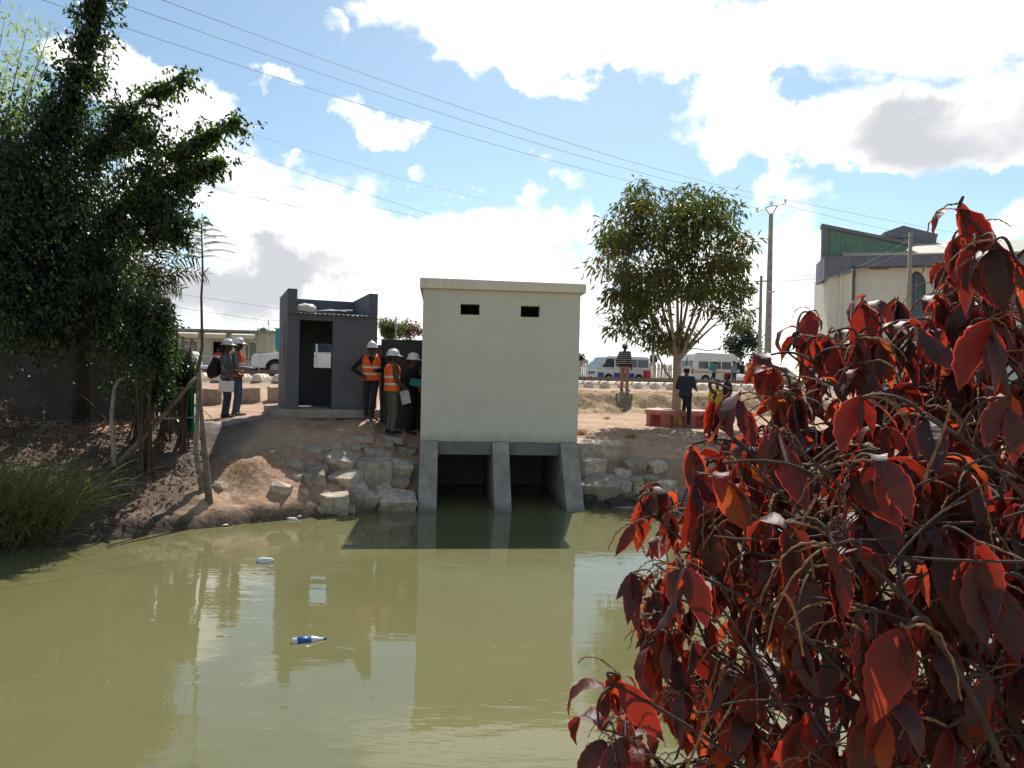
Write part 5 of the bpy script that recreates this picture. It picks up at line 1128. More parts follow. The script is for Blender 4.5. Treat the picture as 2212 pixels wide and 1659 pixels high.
# palm like crown behind the fence
pb = at(300, 870, 14.9); palm = thing('small_palm', 'small ragged palm with drooping dry fronds beside the dark tree', 'palm', (pb.x, pb.y, gz(pb.x, pb.y))); ph_ = at(300, 640, 14.9).z - palm.location.z
MB().tube([(0, 0, 0), (.05, 0, ph_ * .5), (.0, 0, ph_)], [.09, .08, .07], 9).build('trunk', 'bark', palm, smooth=True)
for k, (dxp, dzp) in enumerate(((115, -85), (90, -40), (60, -110), (15, -120), (-40, -110), (125, -55), (-80, -70), (50, 10), (100, -15), (-60, -20), (20, -60))):
    e = Vector((dxp * 14.9 / FPX, r.uniform(-.5, .3), -dzp * 14.9 / FPX)); c0 = Vector((0, 0, ph_)); pts = curve_pts(c0, c0 + Vector((e.x * .45, e.y * .5, e.z * .8 + .25)), c0 + e, 14); f = MB(); f.tube(pts, [.016 - .001 * i for i in range(15)], 5)
    for i in range(2, 15):
        t = (pts[i] - pts[i - 1]).normalized()
        for sgn in (-1, 1):
            for q in range(2):
                sd_ = (t.cross(Vector((0, -1, .3))).normalized() * sgn * .8 + t * .7 + Vector((0, 0, -.35)) + Vector(r.normal(size=3)) * .2).normalized(); L_ = .34 * (1 - .5 * abs(i / 14 - .45)); p0 = pts[i] + t * .02 * q; w_ = t * .012; f.add([p0 - w_, p0 + w_, p0 + sd_ * L_ * .6 + w_, p0 + sd_ * L_ + Vector((0, 0, -.06)), p0 + sd_ * L_ * .6 - w_], [(0, 1, 2, 3, 4)])
    f.build('frond', 'palm_dry', palm, fixn=False)
# thin sapling with feathery fronds
s0 = hit(425, 812, 12.5, 16); s0 = at(425, 830, 13.6); sz0 = gz(s0.x, s0.y)
sap = thing('sapling', 'thin bare stemmed sapling with feathery fronds at its top', 'sapling', (s0.x, s0.y, sz0))
sp = [Vector(at(x, y, 13.6)) - Vector((s0.x, s0.y, sz0)) for x, y in ((422, 850), (424, 812), (432, 780), (437, 748), (436, 690), (435, 640), (438, 590), (437, 540), (435, 500), (437, 462))]
MB().tube(sp, [.04, .036, .032, .026, .024, .022, .019, .016, .012, .006], 7).build('stem', 'bark', sap, smooth=True)
for k in range(26):
    t = k / 25; y_ = 472 + 85 * t; a = at(437, y_, 13.6) - Vector((s0.x, s0.y, sz0)); az = k * 2.4; L_ = (.16 + .36 * min(1, t * 1.8)) * random.uniform(.8, 1.15)
    dirv = Vector((math.cos(az), math.sin(az) * .8, .35 - .25 * t)); e = a + dirv.normalized() * L_ + Vector((0, 0, -.06)); pts = curve_pts(a, a.lerp(e, .5) + Vector((0, 0, .09)), e, 9); f = MB(); f.tube(pts, [.006 - .0005 * i for i in range(10)], 4, cap=False)
    for i in range(1, 10):
        tg = (pts[i] - pts[i - 1]).normalized(); sd_ = tg.cross(Vector((0, 0, 1))).normalized()
        for sgn in (-1, 1):
            for q in (0, .5):
                p0 = pts[i] - (pts[i] - pts[i - 1]) * q; e2 = p0 + sd_ * sgn * .05 + Vector((0, 0, -.035)) + tg * .015; f.add([p0, p0 + tg * .012, e2 + tg * .012, e2], [(0, 1, 2, 3)])
    f.build('frond', 'leaf_frond', sap, fixn=False)

# ---------------------------------------------------------------- tree in the round bench
tb = Vector((bp_.x, bp_.y, bz0)); mid = thing('round_crown_tree', 'branching round crowned tree growing out of the round red bench', 'tree', tb)
TD = 21.3
def ml(px, py, dd=0.0): return at(px, py, TD + dd) - tb
trk = MB(); trk.tube([(0, 0, -.1), ml(1461, 880), ml(1462, 830), ml(1462, 790), ml(1464, 765)], [.16, .13, .118, .115, .125], 14); trk.build('trunk', 'bark_pale', mid, smooth=True)
fk = ml(1464, 768); limbs = []
LM = [((1400, 690), (1365, 560), -.4), ((1432, 690), (1385, 470), .3), ((1446, 680), (1430, 440), -.5), ((1462, 670), (1462, 420), .5), ((1485, 690), (1520, 430), 0), ((1515, 690), (1570, 500), -.6), ((1530, 700), (1605, 590), .5), ((1430, 745), (1345, 640), .6), ((1505, 735), (1590, 660), -.3), ((1470, 690), (1480, 520), 1.3), ((1450, 690), (1420, 540), -1.4), ((1495, 690), (1540, 560), 1.1)]
for i, (m_, e_, dd) in enumerate(LM):
    a = fk + Vector((random.uniform(-.06, .06), random.uniform(-.05, .05), random.uniform(-.15, .1))); c_ = ml(m_[0], m_[1], dd * .5); e = ml(e_[0], e_[1], dd); pts = curve_pts(a, c_, e, 12); limbs.append(pts)
    b = MB(); b.tube(pts, [.062 - .0046 * k for k in range(13)], 9); b.build('limb', 'bark_pale', mid, smooth=True)
pts = curve_pts(ml(1452, 822), ml(1425, 790), ml(1405, 715, -.3), 8); limbs.append(pts); MB().tube(pts, [.04 - .0036 * k for k in range(9)], 8).build('limb', 'bark_pale', mid, smooth=True)
env = [(1455, 545, 150, 110, 1.0), (1365, 445, 42, 48, .6), (1335, 490, 48, 45, .8), (1430, 455, 50, 55, .7), (1500, 450, 52, 55, .7), (1555, 460, 48, 48, .7), (1590, 540, 42, 60, .8), (1320, 560, 42, 50, .8), (1350, 640, 48, 50, .8), (1585, 610, 40, 45, .7), (1340, 690, 32, 30, .5), (1580, 680, 45, 30, .6), (1450, 735, 45, 25, .3), (1400, 600, 60, 60, .9), (1520, 580, 70, 70, .9), (1390, 695, 40, 35, .5), (1530, 640, 45, 40, .5)]
wts = np.array([e[2] * e[3] for e in env], float); wts /= wts.sum(); tipsP = []
alln = np.array([p for l_ in limbs for p in l_[3:]])
tw = MB(); PP, DD, BR = [], [], []
for k in range(265):
    e = env[r.choice(len(env), p=wts)]; a = r.uniform(0, 2 * np.pi); q = np.sqrt(r.random()); dpt = r.uniform(-1, 1) * e[4] * 1.6
    if e[1] < 500 and e[3] > 100: pass
    p = np.array(ml(1455 + (e[0] - 1455 + math.cos(a) * q * e[2]) * .95, e[1] + math.sin(a) * q * e[3], dpt))
    below = alln[(alln[:, 2] < p[2] - .05)]; nn = below[np.argmin(np.linalg.norm(below - p, axis=1))] if len(below) else alln[0]
    pts = curve_pts(nn, (nn + p) / 2 + np.array([0, 0, .1]), p, 4); tw.tube(pts, [.016, .013, .010, .007, .004], 5, cap=False)
    m_ = 56; ax = unit(np.array(p) - nn); pos = p + r.normal(size=(m_, 3)) * np.array([.15, .15, .11]) ; PP.append(pos); out = unit(pos - p + 1e-6); DD.append(out * .7 + np.array([0, 0, -.75]) + r.normal(size=(m_, 3)) * .3); BR.append(np.full(m_, r.random() < .16))
stuff(tw.build('twigs', 'bark', mid, fixn=False))
P_ = np.concatenate(PP); D_ = np.concatenate(DD); n_ = len(P_); V, F = leaf_mesh(P_, D_, r.uniform(.15, .28, n_), r.uniform(.044, .07, n_), .25, 9)
mi = np.repeat(np.concatenate(BR) & (r.random(n_) < .5), 2).astype(int); stuff(np_mesh('crown', V, F, ['leaf_mid', 'leaf_brown'], mid, mi=mi))
# slack cable caught in its branches
tag(MB().tube([at(1338, 716, 22.4), at(1360, 733, 22.3), at(1400, 755, 22.2), at(1450, 768, 22.0)] + [at(1500, 752, 22.0), at(1530, 758, 22.2), at(1558, 752, 22.4)], .018, 5).build('slack_cable', 'wire'), 'slack dark cable hanging through the fork of the round crowned tree', 'cable')

# ---------------------------------------------------------------- far trees
def far_tree(px, pyc, pyb, rx, ry, d, mt, label, n=1500, seed=1, ls=.3):
    b = at(px, pyb, d); b.z = 2.3; o = thing('background_tree', label, 'tree', b, 0, 'trees beyond the road'); rr = np.random.default_rng(seed); c_ = np.array(at(px, pyc, d)) - np.array(b); sx, sz_ = rx * d / FPX, ry * d / FPX
    MB().tube([(0, 0, -.2), (c_[0] * .4, 0, c_[2] * .6), tuple(c_)], [.03 * sx + .12, .1, .05], 7).build('trunk', 'bark', o)
    cl = unit(rr.normal(size=(26, 3))) * (rr.random((26, 1)) ** .4) * np.array([sx, sx, sz_]) * .8; k = rr.integers(0, 26, n); P_ = c_ + cl[k] + rr.normal(size=(n, 3)) * np.array([sx, sx, sz_]) * .16
    V, F = leaf_mesh(P_, rr.normal(size=(n, 3)) + np.array([0, 0, -.3]), rr.uniform(ls * .6, ls, n), rr.uniform(ls * .3, ls * .5, n), .2, seed); stuff(np_mesh('crown', V, F, mt, o))
far_tree(843, 716, 800, 34, 30, 62, 'leaf_far', 'leafy green tree showing over the gate beside the hut', 2600, 2)
far_tree(885, 714, 800, 30, 28, 70, 'leaf_farred', 'reddish crowned tree showing between gate and cream building', 1700, 3, .28)
far_tree(1600, 735, 800, 46, 46, 66, 'leaf_fardark', 'dark tree behind the slim timber pole', 2600, 4, .36)
far_tree(1255, 775, 800, 16, 12, 110, 'leaf_fardark', 'small distant tree just right of the cream building', 700, 5, .4)
far_tree(1243, 780, 800, 26, 12, 120, 'leaf_fardark', 'low distant tree half behind the cream building', 700, 15, .45)
far_tree(1412, 778, 805, 9, 16, 90, 'leaf_fardark', 'narrow distant tree left of the round tree trunk', 600, 6, .35)
far_tree(575, 716, 790, 22, 8, 70, 'leaf_far', 'low leafy treetop above the right end of the shop row', 700, 7, .3)
far_tree(1640, 775, 805, 26, 16, 75, 'leaf_fardark', 'low dark tree right of the slim timber pole', 800, 8, .35)
far_tree(372, 712, 790, 18, 16, 95, 'leaf_fardark', 'dark distant treetop at the left end of the shop row', 600, 9, .4)

# ---------------------------------------------------------------- reeds, straw, litter on the left bank
def blades(n, fbase, fdir, L, W, seed, segs=4):
    rr = np.random.default_rng(seed); B = fbase(rr, n); D = unit(fdir(rr, n, B)); Ls = rr.uniform(*L, n); Ws = rr.uniform(*W, n); S = unit(np.cross(D, rr.normal(size=(n, 3)))); out = []
    sag = rr.uniform(.25, .75, n)
    H_ = unit(D * np.array([1, 1, 0]) + 1e-6)
    for i in range(segs + 1):
        t = i / segs; c_ = B + D * (Ls * t)[:, None] + np.array([0, 0, -1]) * (sag * Ls * t * t * .75)[:, None] + H_ * (sag * Ls * t * t * .35)[:, None]; w = (Ws * (1 - t * .92))[:, None]; out += [c_ - S * w, c_ + S * w]
    V = np.stack(out, 1); k = 2 * (segs + 1); b = (np.arange(n) * k)[:, None]; F = np.concatenate([b + np.array([[2 * i, 2 * i + 1, 2 * i + 3, 2 * i + 2]]) for i in range(segs)], 0)
    return V.reshape(-1, 3), F
def rb(rr, n): 
    x = rr.normal(-7.35, .40, n); x = np.clip(x, -8.6, -6.55); y = shore(x) + rr.uniform(.0, 1.1, n); return np.stack([x, y, ground_z(x, y) - .05], 1)
V, F = blades(2300, rb, lambda rr, n, B: np.stack([(B[:, 0] + 7.4) * .45 + rr.normal(0.05, .34, n), rr.normal(-.3, .3, n), rr.uniform(.9, 1.6, n)], 1), (.75, 1.8), (.005, .012), 11, 5)
o = np_mesh('reed_clump', V, F, 'reed', smooth=True); tag(o, 'dense clump of tall green reeds at the left water edge', 'reeds', kind='stuff')
def tuft(name, px, py, n, L, spread, mt, label, seed, down=False):
    p = hit(px, py, 12); f = lambda rr, k: np.stack([p.x + rr.normal(0, spread, k), p.y + rr.normal(0, spread * .6, k), np.full(k, p.z)], 1)
    V, F = blades(n, f, lambda rr, k, B: np.stack([rr.normal(0, .5, k), rr.normal(-.5 if down else 0, .4, k), rr.uniform(.1, .5, k) if down else rr.uniform(.6, 1.2, k)], 1), L, (.003, .007), seed, 3); tag(np_mesh(name, V, F, mt, smooth=True), label, 'grass', kind='stuff')
tuft('grass_tuft', 520, 1010, 420, (.2, .42), .14, 'straw', 'dry straw tuft hanging down the left bank', 21, True)
tuft('grass_tuft', 548, 995, 320, (.18, .38), .14, 'straw', 'dry straw tuft under the sunlit earth hump', 22, True)
tuft('grass_tuft', 1256, 940, 130, (.2, .45), .06, 'straw', 'dry grass tuft at the right corner of the cream building', 23)
tuft('grass_tuft', 1363, 945, 120, (.1, .28), .06, 'straw', 'small dry grass tuft on the right terrace edge', 24)
tuft('grass_tuft', 1310, 905, 70, (.08, .16), .05, 'reed', 'tiny grass tuft below the striped sweater man', 25)
def eb(rr, n):
    x = rr.uniform(1.6, 10, n); y = track_y(x) - rr.uniform(2.7, 5.6, n); kp = np.array([noise.noise(Vector((a * 1.1, b * 1.6, 0))) for a, b in zip(x, y)]) > -.08; x, y = x[kp], y[kp]; z = ground_z(x, y); return np.stack([x, y, z], 1)
rr_ = np.random.default_rng(31); _B = eb(rr_, 7000); V, F = blades(len(_B), lambda rr, k: _B, lambda rr, k, B: np.stack([rr.normal(0, .6, k), rr.normal(-.3, .5, k), rr.uniform(.2, .8, k)], 1), (.05, .16), (.004, .009), 32, 2)
tag(np_mesh('dry_grass', V, F, ['straw'], smooth=True), 'short dry grass on the embankment slope below the railway', 'grass', kind='stuff')
k = 3200; x = rr_.uniform(-9.5, -4.9, k); t_ = rr_.random(k) ** .8 * 4.6; y = shore(x) + .1 + t_; kp = x < np.where(y > 14.0, -6.3, -5.4) - .5 * rr_.random(k) ** 2; x, y = x[kp], y[kp]; P_ = np.stack([x, y, ground_z(x, y) + rr_.uniform(.03, .14, len(x))], 1)
V, F = leaf_mesh(P_, rr_.normal(size=(len(x), 3)) * np.array([1, 1, .45]), rr_.uniform(.04, .13, len(x)), rr_.uniform(.025, .06, len(x)), .3, 33)
tag(np_mesh('leaf_litter', V, F, 'litter'), 'fallen dead leaves covering the shaded left bank', 'leaf litter', kind='stuff')
br = MB()
for _ in range(260):
    x = random.uniform(-8.8, -5.9); y = float(shore(x)) + random.uniform(.3, 4.2); z = gz(x, y) + random.uniform(.03, .3); L_ = random.uniform(.3, 1.1); a = R(random.gauss(-160, 40)); d_ = Vector((math.cos(a), random.uniform(-.5, .5), math.sin(a) * .6)).normalized(); x -= .0; br.tube([(x, y, z), Vector((x, y, z)) + d_ * L_ * .5 + Vector((0, 0, random.uniform(-.05, .08))), Vector((x, y, z)) + d_ * L_], [.008, .006, .003], 4, cap=False)
tag(br.build('brushwood', 'twig', fixn=False), 'tangled dead twigs strewn on the shaded left bank', 'brushwood', kind='stuff')
# creeper and shrubs over the fence
def shrub(px, py, d, rx, rz_, n, mt, label, seed, ls=.08):
    c_ = at(px, py, d); g_ = gz(c_.x, c_.y); o = thing('fence_shrub', label, 'shrub', (c_.x, c_.y, g_)); rr = np.random.default_rng(seed); q = unit(rr.normal(size=(n, 3))) * (rr.random((n, 1)) ** .4) * np.array([rx, rx * .7, rz_]) + np.array([0, 0, c_.z - g_])
    kk = np.array([noise.noise(Vector(p_ * 3 + seed)) for p_ in q]) > -.15; q = q[kk]
    V, F = leaf_mesh(q, rr.normal(size=(len(q), 3)) * .6 + np.array([.1, -.2, -.6]), rr.uniform(ls * .7, ls * 1.3, len(q)), rr.uniform(ls * .35, ls * .6, len(q)), .3, seed); stuff(np_mesh('foliage', V, F, mt, o)); st = MB()
    for _ in range(14): e = Vector(q[rr.integers(len(q))]); st.tube([(rr.normal(0, .08), rr.normal(0, .08), 0), e * .5 + Vector((0, 0, .1)), e], [.02, .014, .005], 5, cap=False)
    st.build('stems', 'twig', o, fixn=False)
shrub(300, 800, 13.6, .75, .85, 2600, 'leaf_dark', 'dark shrub hiding the house corner behind the curved stick', 41); shrub(355, 790, 13.9, .5, .55, 1500, 'leaf_dark', 'dark shrub climbing over the stake fence', 42, .07); shrub(398, 790, 13.75, .28, .4, 700, 'leaf_dark', 'dark creeper hanging over the right end of the stake fence', 45, .06); shrub(20, 890, 13.2, .7, .25, 900, 'litter', 'dry reddish shrub against the house at the left edge', 43, .07); shrub(320, 720, 12.8, .45, .4, 1300, 'leaf_dark', 'hanging dark leafy spray left of the stake fence', 44, .09)
# stakes, green sheets, leaning posts
def stick(name, pts, rads, mt, label, cat='post', group=None, n=8):
    p0 = Vector(pts[0]); o = MB().tube([Vector(p) - p0 for p in pts], rads, n).build(name, mt, None, smooth=True, loc=p0); return tag(o, label, cat, group)
fen = thing('stake_fence', 'ragged fence of dark stakes and green plastic strips left of the path', 'fence', (at(380, 915, 13.9).x, 13.9, 1.45)); fl = Vector(fen.location)
for i, (px, yt, yb, w) in enumerate(((350, 742, 915, .04), (357, 752, 920, .03), (366, 728, 922, .055), (374, 735, 918, .03), (383, 732, 925, .045), (391, 760, 925, .03), (398, 745, 930, .04), (405, 757, 932, .035), (413, 752, 935, .045))):
    MB().tube([at(px + 2, yb + 15, 13.9) - fl, at(px - 1, (yt + yb) / 2, 13.9) - fl, at(px + random.uniform(-5, 5), yt, 13.9) - fl], [w, w * .95, w * .85], 7).build('stake', 'old_wood' if i % 3 else 'bark_white', fen, smooth=True)
for px0, px1, yt, yb in ((347, 356, 795, 885), (360, 368, 800, 890), (395, 403, 790, 890), (404, 420, 782, 930)):
    m = MB(); k = 7
    for i in range(k):
        a = i / k; b = (i + 1) / k; m.add([at(px0 + (px1 - px0) * a, yt + random.uniform(-4, 4), 13.84 - .03 * (i % 2)) - fl, at(px0 + (px1 - px0) * b, yt, 13.84 - .03 * ((i + 1) % 2)) - fl, at(px0 + (px1 - px0) * b, yb, 13.84 - .03 * ((i + 1) % 2)) - fl, at(px0 + (px1 - px0) * a, yb, 13.84 - .03 * (i % 2)) - fl], [(0, 1, 2, 3)])
    m.build('green_strip', 'green_plastic', fen, fixn=False)
for yb in (840, 905): MB().tube([at(345, yb, 13.82) - fl, at(425, yb - 4, 13.82) - fl], .014, 5).build('cross_wire', 'galv_pipe', fen)
stick('leaning_post', [at(441, 1098, 12.75), at(424, 980, 12.9), at(423, 960, 12.9), at(427, 880, 13), at(429, 805, 13.1)], [.05, .045, .04, .038, .034], 'bark_white', 'pale patchy barked post leaning at the water edge', 'post', 'posts at the water edge')
stick('leaning_post', [at(455, 1125, 12.55), at(448, 1040, 12.7), at(439, 940, 12.8), at(434, 880, 12.9), at(433, 800, 13)], [.07, .062, .05, .03, .025], 'old_wood', 'thick dark post rising from the water edge beside the pale one', 'post', 'posts at the water edge')
stick('curved_stick', [at(248, 1008, 12.6), at(244, 950, 12.8), at(241, 898, 12.9), at(247, 841, 13), at(256, 822, 13), at(268, 817, 13)], [.045, .042, .038, .034, .028, .018], 'bark_pale', 'curved bare stick standing before the dark house wall', 'stick')
stick('slanted_branch', [at(258, 1000, 12.6), at(310, 945, 12.8), at(358, 892, 13), at(400, 842, 13.1), at(424, 815, 13.2)], [.055, .05, .045, .04, .03], 'old_wood', 'thick dark branch slanting from bank to fence', 'branch')
# cloth hanging by the house corner
m = MB(); vs_, fs_ = [], []
for i in range(9):
    for j in range(9):
        u_, v_ = i / 8, j / 8; p = at(338 + 34 * u_ - 4 * v_ * (1 - u_) + 6 * v_, 683 + 62 * v_ + 8 * u_ * (1 - v_), 15.0) + Vector((0, .07 * math.sin(u_ * 9 + v_ * 2), 0)); vs_.append(p); 
        if i and j: a = i * 9 + j; fs_.append((a - 10, a - 1, a, a - 9))
p0 = vs_[0]; m.add([p - p0 for p in vs_], fs_); o = m.build('hanging_cloth', 'cloth_white', None, smooth=True, loc=p0); sd = o.modifiers.new('t', 'SOLIDIFY'); sd.thickness = .006; tag(o, 'white cloth hung out below the house eaves', 'cloth')
lumpy('red_bundle', 'small dark red bundle hanging at the house corner', 'bundle', at(365, 684, 15), (.06, .06, .1), 'cloth_red', 51)
# litter at the water edge and floating
for px, py, lab, mt, rr3 in ((400, 912, 'white plastic jug lying under the stake fence', 'cloth_white', (.1, .08, .12)), (384, 905, 'crumpled white bag beside the stake fence foot', 'pale_bag', (.12, .1, .07)), (423, 955, 'small white scrap at the foot of the pale post', 'cloth_white', (.05, .04, .06)), (436, 1085, 'white scrap caught on the leaning posts', 'cloth_white', (.05, .04, .06)), (628, 1122, 'pale plastic scrap stranded at the waterline', 'cloth_white', (.12, .05, .03)), (588, 975, 'white paper scrap in the hut shadow', 'paper', (.06, .05, .015)), (480, 1135, 'pale litter at the waterline near the thick post', 'pale_bag', (.1, .04, .02)), (646, 1116, 'small white scrap beside the stranded plastic', 'pale_bag', (.05, .04, .025)), (1350, 1096, 'white foam patch between the wet stones', 'cloth_white', (.3, .1, .012))):
    p = hit(px, py, 10); p.z = max(p.z, 0.0) + rr3[2] * .3; lumpy('litter_scrap', lab, 'litter', p, rr3, mt, px * .13)
bo = thing('floating_bottle', 'clear plastic bottle with blue label floating on the water', 'bottle', on_z(665, 1384, .004), R(22))
mat('clear_plastic', (.55, .62, .64), .12, .1, 8, spec=.6)
MB().tube([(-.15, 0, 0), (-.14, 0, 0), (.05, 0, 0), (.11, 0, .0), (.15, 0, 0)], [.03, .042, .042, .02, .016], 14).build('shell', 'clear_plastic', bo, smooth=True); MB().tube([(-.1, 0, 0), (.03, 0, 0)], .0435, 14).build('label_band', 'blue_paint', bo, smooth=True); MB().tube([(.15, 0, 0), (.175, 0, 0)], .018, 10).build('cap', 'blue_paint', bo)
p = on_z(572, 1212, .015); lumpy('floating_scrap', 'pale plastic scrap drifting before the hut reflection', 'litter', p, (.12, .06, .05), 'clear_plastic', 77)

# specks of scum and leaf bits drifting on the water
rq = np.random.default_rng(55); k = 170; X_ = rq.uniform(-7, 2.5, k); Y_ = rq.uniform(5.2, 13.2, k); kp = Y_ < shore(X_) - .2; Q_ = np.stack([X_[kp], Y_[kp], np.full(kp.sum(), .006)], 1); a_ = rq.uniform(0, 6.28, len(Q_))
V, F = leaf_mesh(Q_, np.stack([np.cos(a_), np.sin(a_), a_ * 0], 1), rq.uniform(.012, .05, len(Q_)), rq.uniform(.008, .025, len(Q_)), .05, 56); V[:, 2] = .005 + .004 * (V[:, 2] > .006)
tag(np_mesh('floating_specks', V, F, 'straw'), 'scattered pale specks drifting on the green water', 'scum', kind='stuff')
# ---------------------------------------------------------------- red leaved bush in the foreground
lm = bpy.data.materials.new('red_leaf'); lm.use_nodes = True; MAT['red_leaf'] = lm
n, l = lm.node_tree.nodes, lm.node_tree.links; bs = n['Principled BSDF']; out = n['Material Output']
oi = N(n, 'ShaderNodeObjectInfo'); tc = N(n, 'ShaderNodeTexCoord'); ed = N(n, 'ShaderNodeVertexColor', layer_name='edge'); se = N(n, 'ShaderNodeSeparateColor'); l.new(ed.outputs[0], se.inputs[0])
def cr(stops, src):
    c_ = N(n, 'ShaderNodeValToRGB'); e = c_.color_ramp.elements
    e[0].position, e[0].color = stops[0][0], (*stops[0][1], 1); e[1].position, e[1].color = stops[-1][0], (*stops[-1][1], 1)
    for p_, q_ in stops[1:-1]: x = e.new(p_); x.color = (*q_, 1)
    l.new(src, c_.inputs[0]); return c_.outputs[0]
def mixc(f, a, b):
    m = N(n, 'ShaderNodeMix', data_type='RGBA')
    for s_, v in ((0, f), (6, a), (7, b)):
        if isinstance(v, tuple): m.inputs[s_].default_value = (*v, 1)
        elif isinstance(v, (int, float)): m.inputs[s_].default_value = v
        else: l.new(v, m.inputs[s_])
    return m.outputs[2]
nzl = N(n, 'ShaderNodeTexNoise'); nzl.inputs['Scale'].default_value = 5; nzl.inputs['Detail'].default_value = 5; l.new(tc.outputs['Object'], nzl.inputs['Vector'])
rnd_ = N(n, 'ShaderNodeMath', operation='ADD'); l.new(oi.outputs['Random'], rnd_.inputs[0]); l.new(se.outputs[2], rnd_.inputs[1]); fr_ = N(n, 'ShaderNodeMath', operation='FRACT'); l.new(rnd_.outputs[0], fr_.inputs[0]); RND = fr_.outputs[0]
rb_ = cr([(0, (.026, .015, .013)), (.5, (.034, .017, .015)), (.75, (.04, .03, .024)), (.9, (.07, .02, .015)), (1, (.09, .03, .014))], RND)
basec = mixc(nzl.outputs['Fac'], rb_, (.03, .019, .017)); basec = mixc(se.outputs[0], basec, (.20, .025, .02)); l.new(basec, bs.inputs['Base Color'])
trc = cr([(0, (.36, .014, .010)), (.4, (.48, .02, .012)), (.8, (.62, .04, .014)), (.96, (.7, .11, .02)), (.985, (.6, .13, .02)), (1, (.62, .17, .03))], RND)
trc = mixc(se.outputs[0], trc, (.85, .08, .045)); tr_ = N(n, 'ShaderNodeBsdfTranslucent'); l.new(trc, tr_.inputs['Color'])
# side veins: a zigzag relief along the leaf
sx = N(n, 'ShaderNodeSeparateColor'); vn = N(n, 'ShaderNodeMath', operation='SINE'); mu = N(n, 'ShaderNodeMath', operation='MULTIPLY'); mu.inputs[1].default_value = 75.0; l.new(se.outputs[1], mu.inputs[0]); l.new(mu.outputs[0], vn.inputs[0])
bp = N(n, 'ShaderNodeBump'); bp.inputs['Strength'].default_value = .06; bp.inputs['Distance'].default_value = .01; l.new(vn.outputs[0], bp.inputs['Height']); l.new(bp.outputs[0], bs.inputs['Normal'])
bs.inputs['Roughness'].default_value = .55; bs.inputs['Specular IOR Level'].default_value = .3
ms = N(n, 'ShaderNodeMixShader'); tf = cr([(0, (.05,) * 3), (.45, (.09,) * 3), (.66, (.16,) * 3), (.84, (.40,) * 3), (1, (.5,) * 3)], RND); tf2 = N(n, 'ShaderNodeMath', operation='MAXIMUM'); l.new(tf, tf2.inputs[0]); em_ = N(n, 'ShaderNodeMath', operation='MULTIPLY'); em_.inputs[1].default_value = .45; l.new(se.outputs[0], em_.inputs[0]); l.new(em_.outputs[0], tf2.inputs[1]); l.new(tf2.outputs[0], ms.inputs[0]); l.new(bs.outputs[0], ms.inputs[1]); l.new(tr_.outputs[0], ms.inputs[2]); l.new(ms.outputs[0], out.inputs[0])
mat('bush_twig', (.05, .034, .026), .85, .2, 20, bump=.4, bscale=60, dist=.004); mat('catkin', (.20, .115, .055), .9, .25, 60)

def red_leaf_mesh(k, arch, bend, wid, twist):
    """unit long leaf: springs outward (+Y) at angle arch, then bends down; toothed margin, folded midrib"""
    seg = 13; ang = R(arch); p = Vector((0, 0, 0)); vs, fs, ecol = [], [], []
    for i in range(seg + 1):
        t = i / seg; d = Vector((0, math.cos(ang), math.sin(ang))); up = Vector((0, -math.sin(ang), math.cos(ang)))
        w = wid * (math.sin(math.pi * min(1, t * 1.02) ** .78) ** .9 if 0 < t < 1 else 0.0); w = max(w, .008 if t < .9 else .003)
        w *= (1 + (.07 if i % 2 else -.03)); rt = Vector((math.cos(twist * t), 0, 0)) + up * math.sin(twist * t)
        cup = .22 * w + .015 * math.sin(i * 1.9 + k); 
        for s_, e_ in ((-1, 1), (-.86, .12), (0, 0), (.86, .12), (1, 1)):
            q = p + rt * w * s_ + up * cup * abs(s_); vs.append(q); ecol.append((e_, t + abs(s_) * -.16 * w / wid * .5 + .2, 0, 1))
        ang -= R(bend) / seg * (1.6 - 1.2 * t); p = p + d / seg
    for i in range(seg):
        for j in range(4): a = i * 5 + j; fs.append((a, a + 1, a + 6, a + 5))
    # stalk
    o = len(vs); 
    for s_ in (-.006, .006): vs.append((s_, -.16, -.02)); ecol.append((0, 0, 0, 1))
    for s_ in (-.006, .006): vs.append((s_, .01, .0)); ecol.append((0, 0, 0, 1))
    fs.append((o, o + 1, o + 3, o + 2))
    me = bpy.data.meshes.new('leaf'); me.from_pydata([tuple(v) for v in vs], [], fs); me.materials.append(lm); me.polygons.foreach_set('use_smooth', [True] * len(fs))
    ca = me.color_attributes.new('edge', 'FLOAT_COLOR', 'POINT'); ca.data.foreach_set('color', np.array(ecol, np.float32).ravel()); return me
LEAVES = [red_leaf_mesh(k, a, b, w, t) for k, (a, b, w, t) in enumerate(((35, 120, .165, .3), (0, 85, .185, -.3), (-35, 50, .18, .2), (-58, 28, .20, -.5), (-70, 15, .16, .6), (55, 145, .16, 0), (-25, 62, .15, .9), (-80, 6, .20, -.2)))]
br_ = np.random.default_rng(17); random.seed(23)
bush = thing('red_leaved_bush', 'big red copper leaved bush with hanging catkins filling the right foreground', 'bush', (1.25, 1.75, .9)); B0 = Vector(bush.location)
poly = [(1300, 1700), (1296, 1560), (1325, 1480), (1400, 1440), (1375, 1330), (1365, 1160), (1400, 1075), (1450, 1040), (1490, 970), (1535, 870), (1580, 838), (1640, 835), (1655, 770), (1720, 705), (1752, 660), (1790, 690), (1868, 625), (1945, 630), (1985, 640), (2025, 560), (2045, 470), (2072, 440), (2110, 445), (2130, 510), (2200, 520), (2400, 500), (2700, 700), (2700, 1750)]
def inside(x, y):
    c_ = False; j = len(poly) - 1
    for i in range(len(poly)):
        (x0, y0), (x1, y1) = poly[i], poly[j]
        if (y0 > y) != (y1 > y) and x < (x1 - x0) * (y - y0) / (y1 - y0) + x0: c_ = not c_
        j = i
    return c_
nodes = []
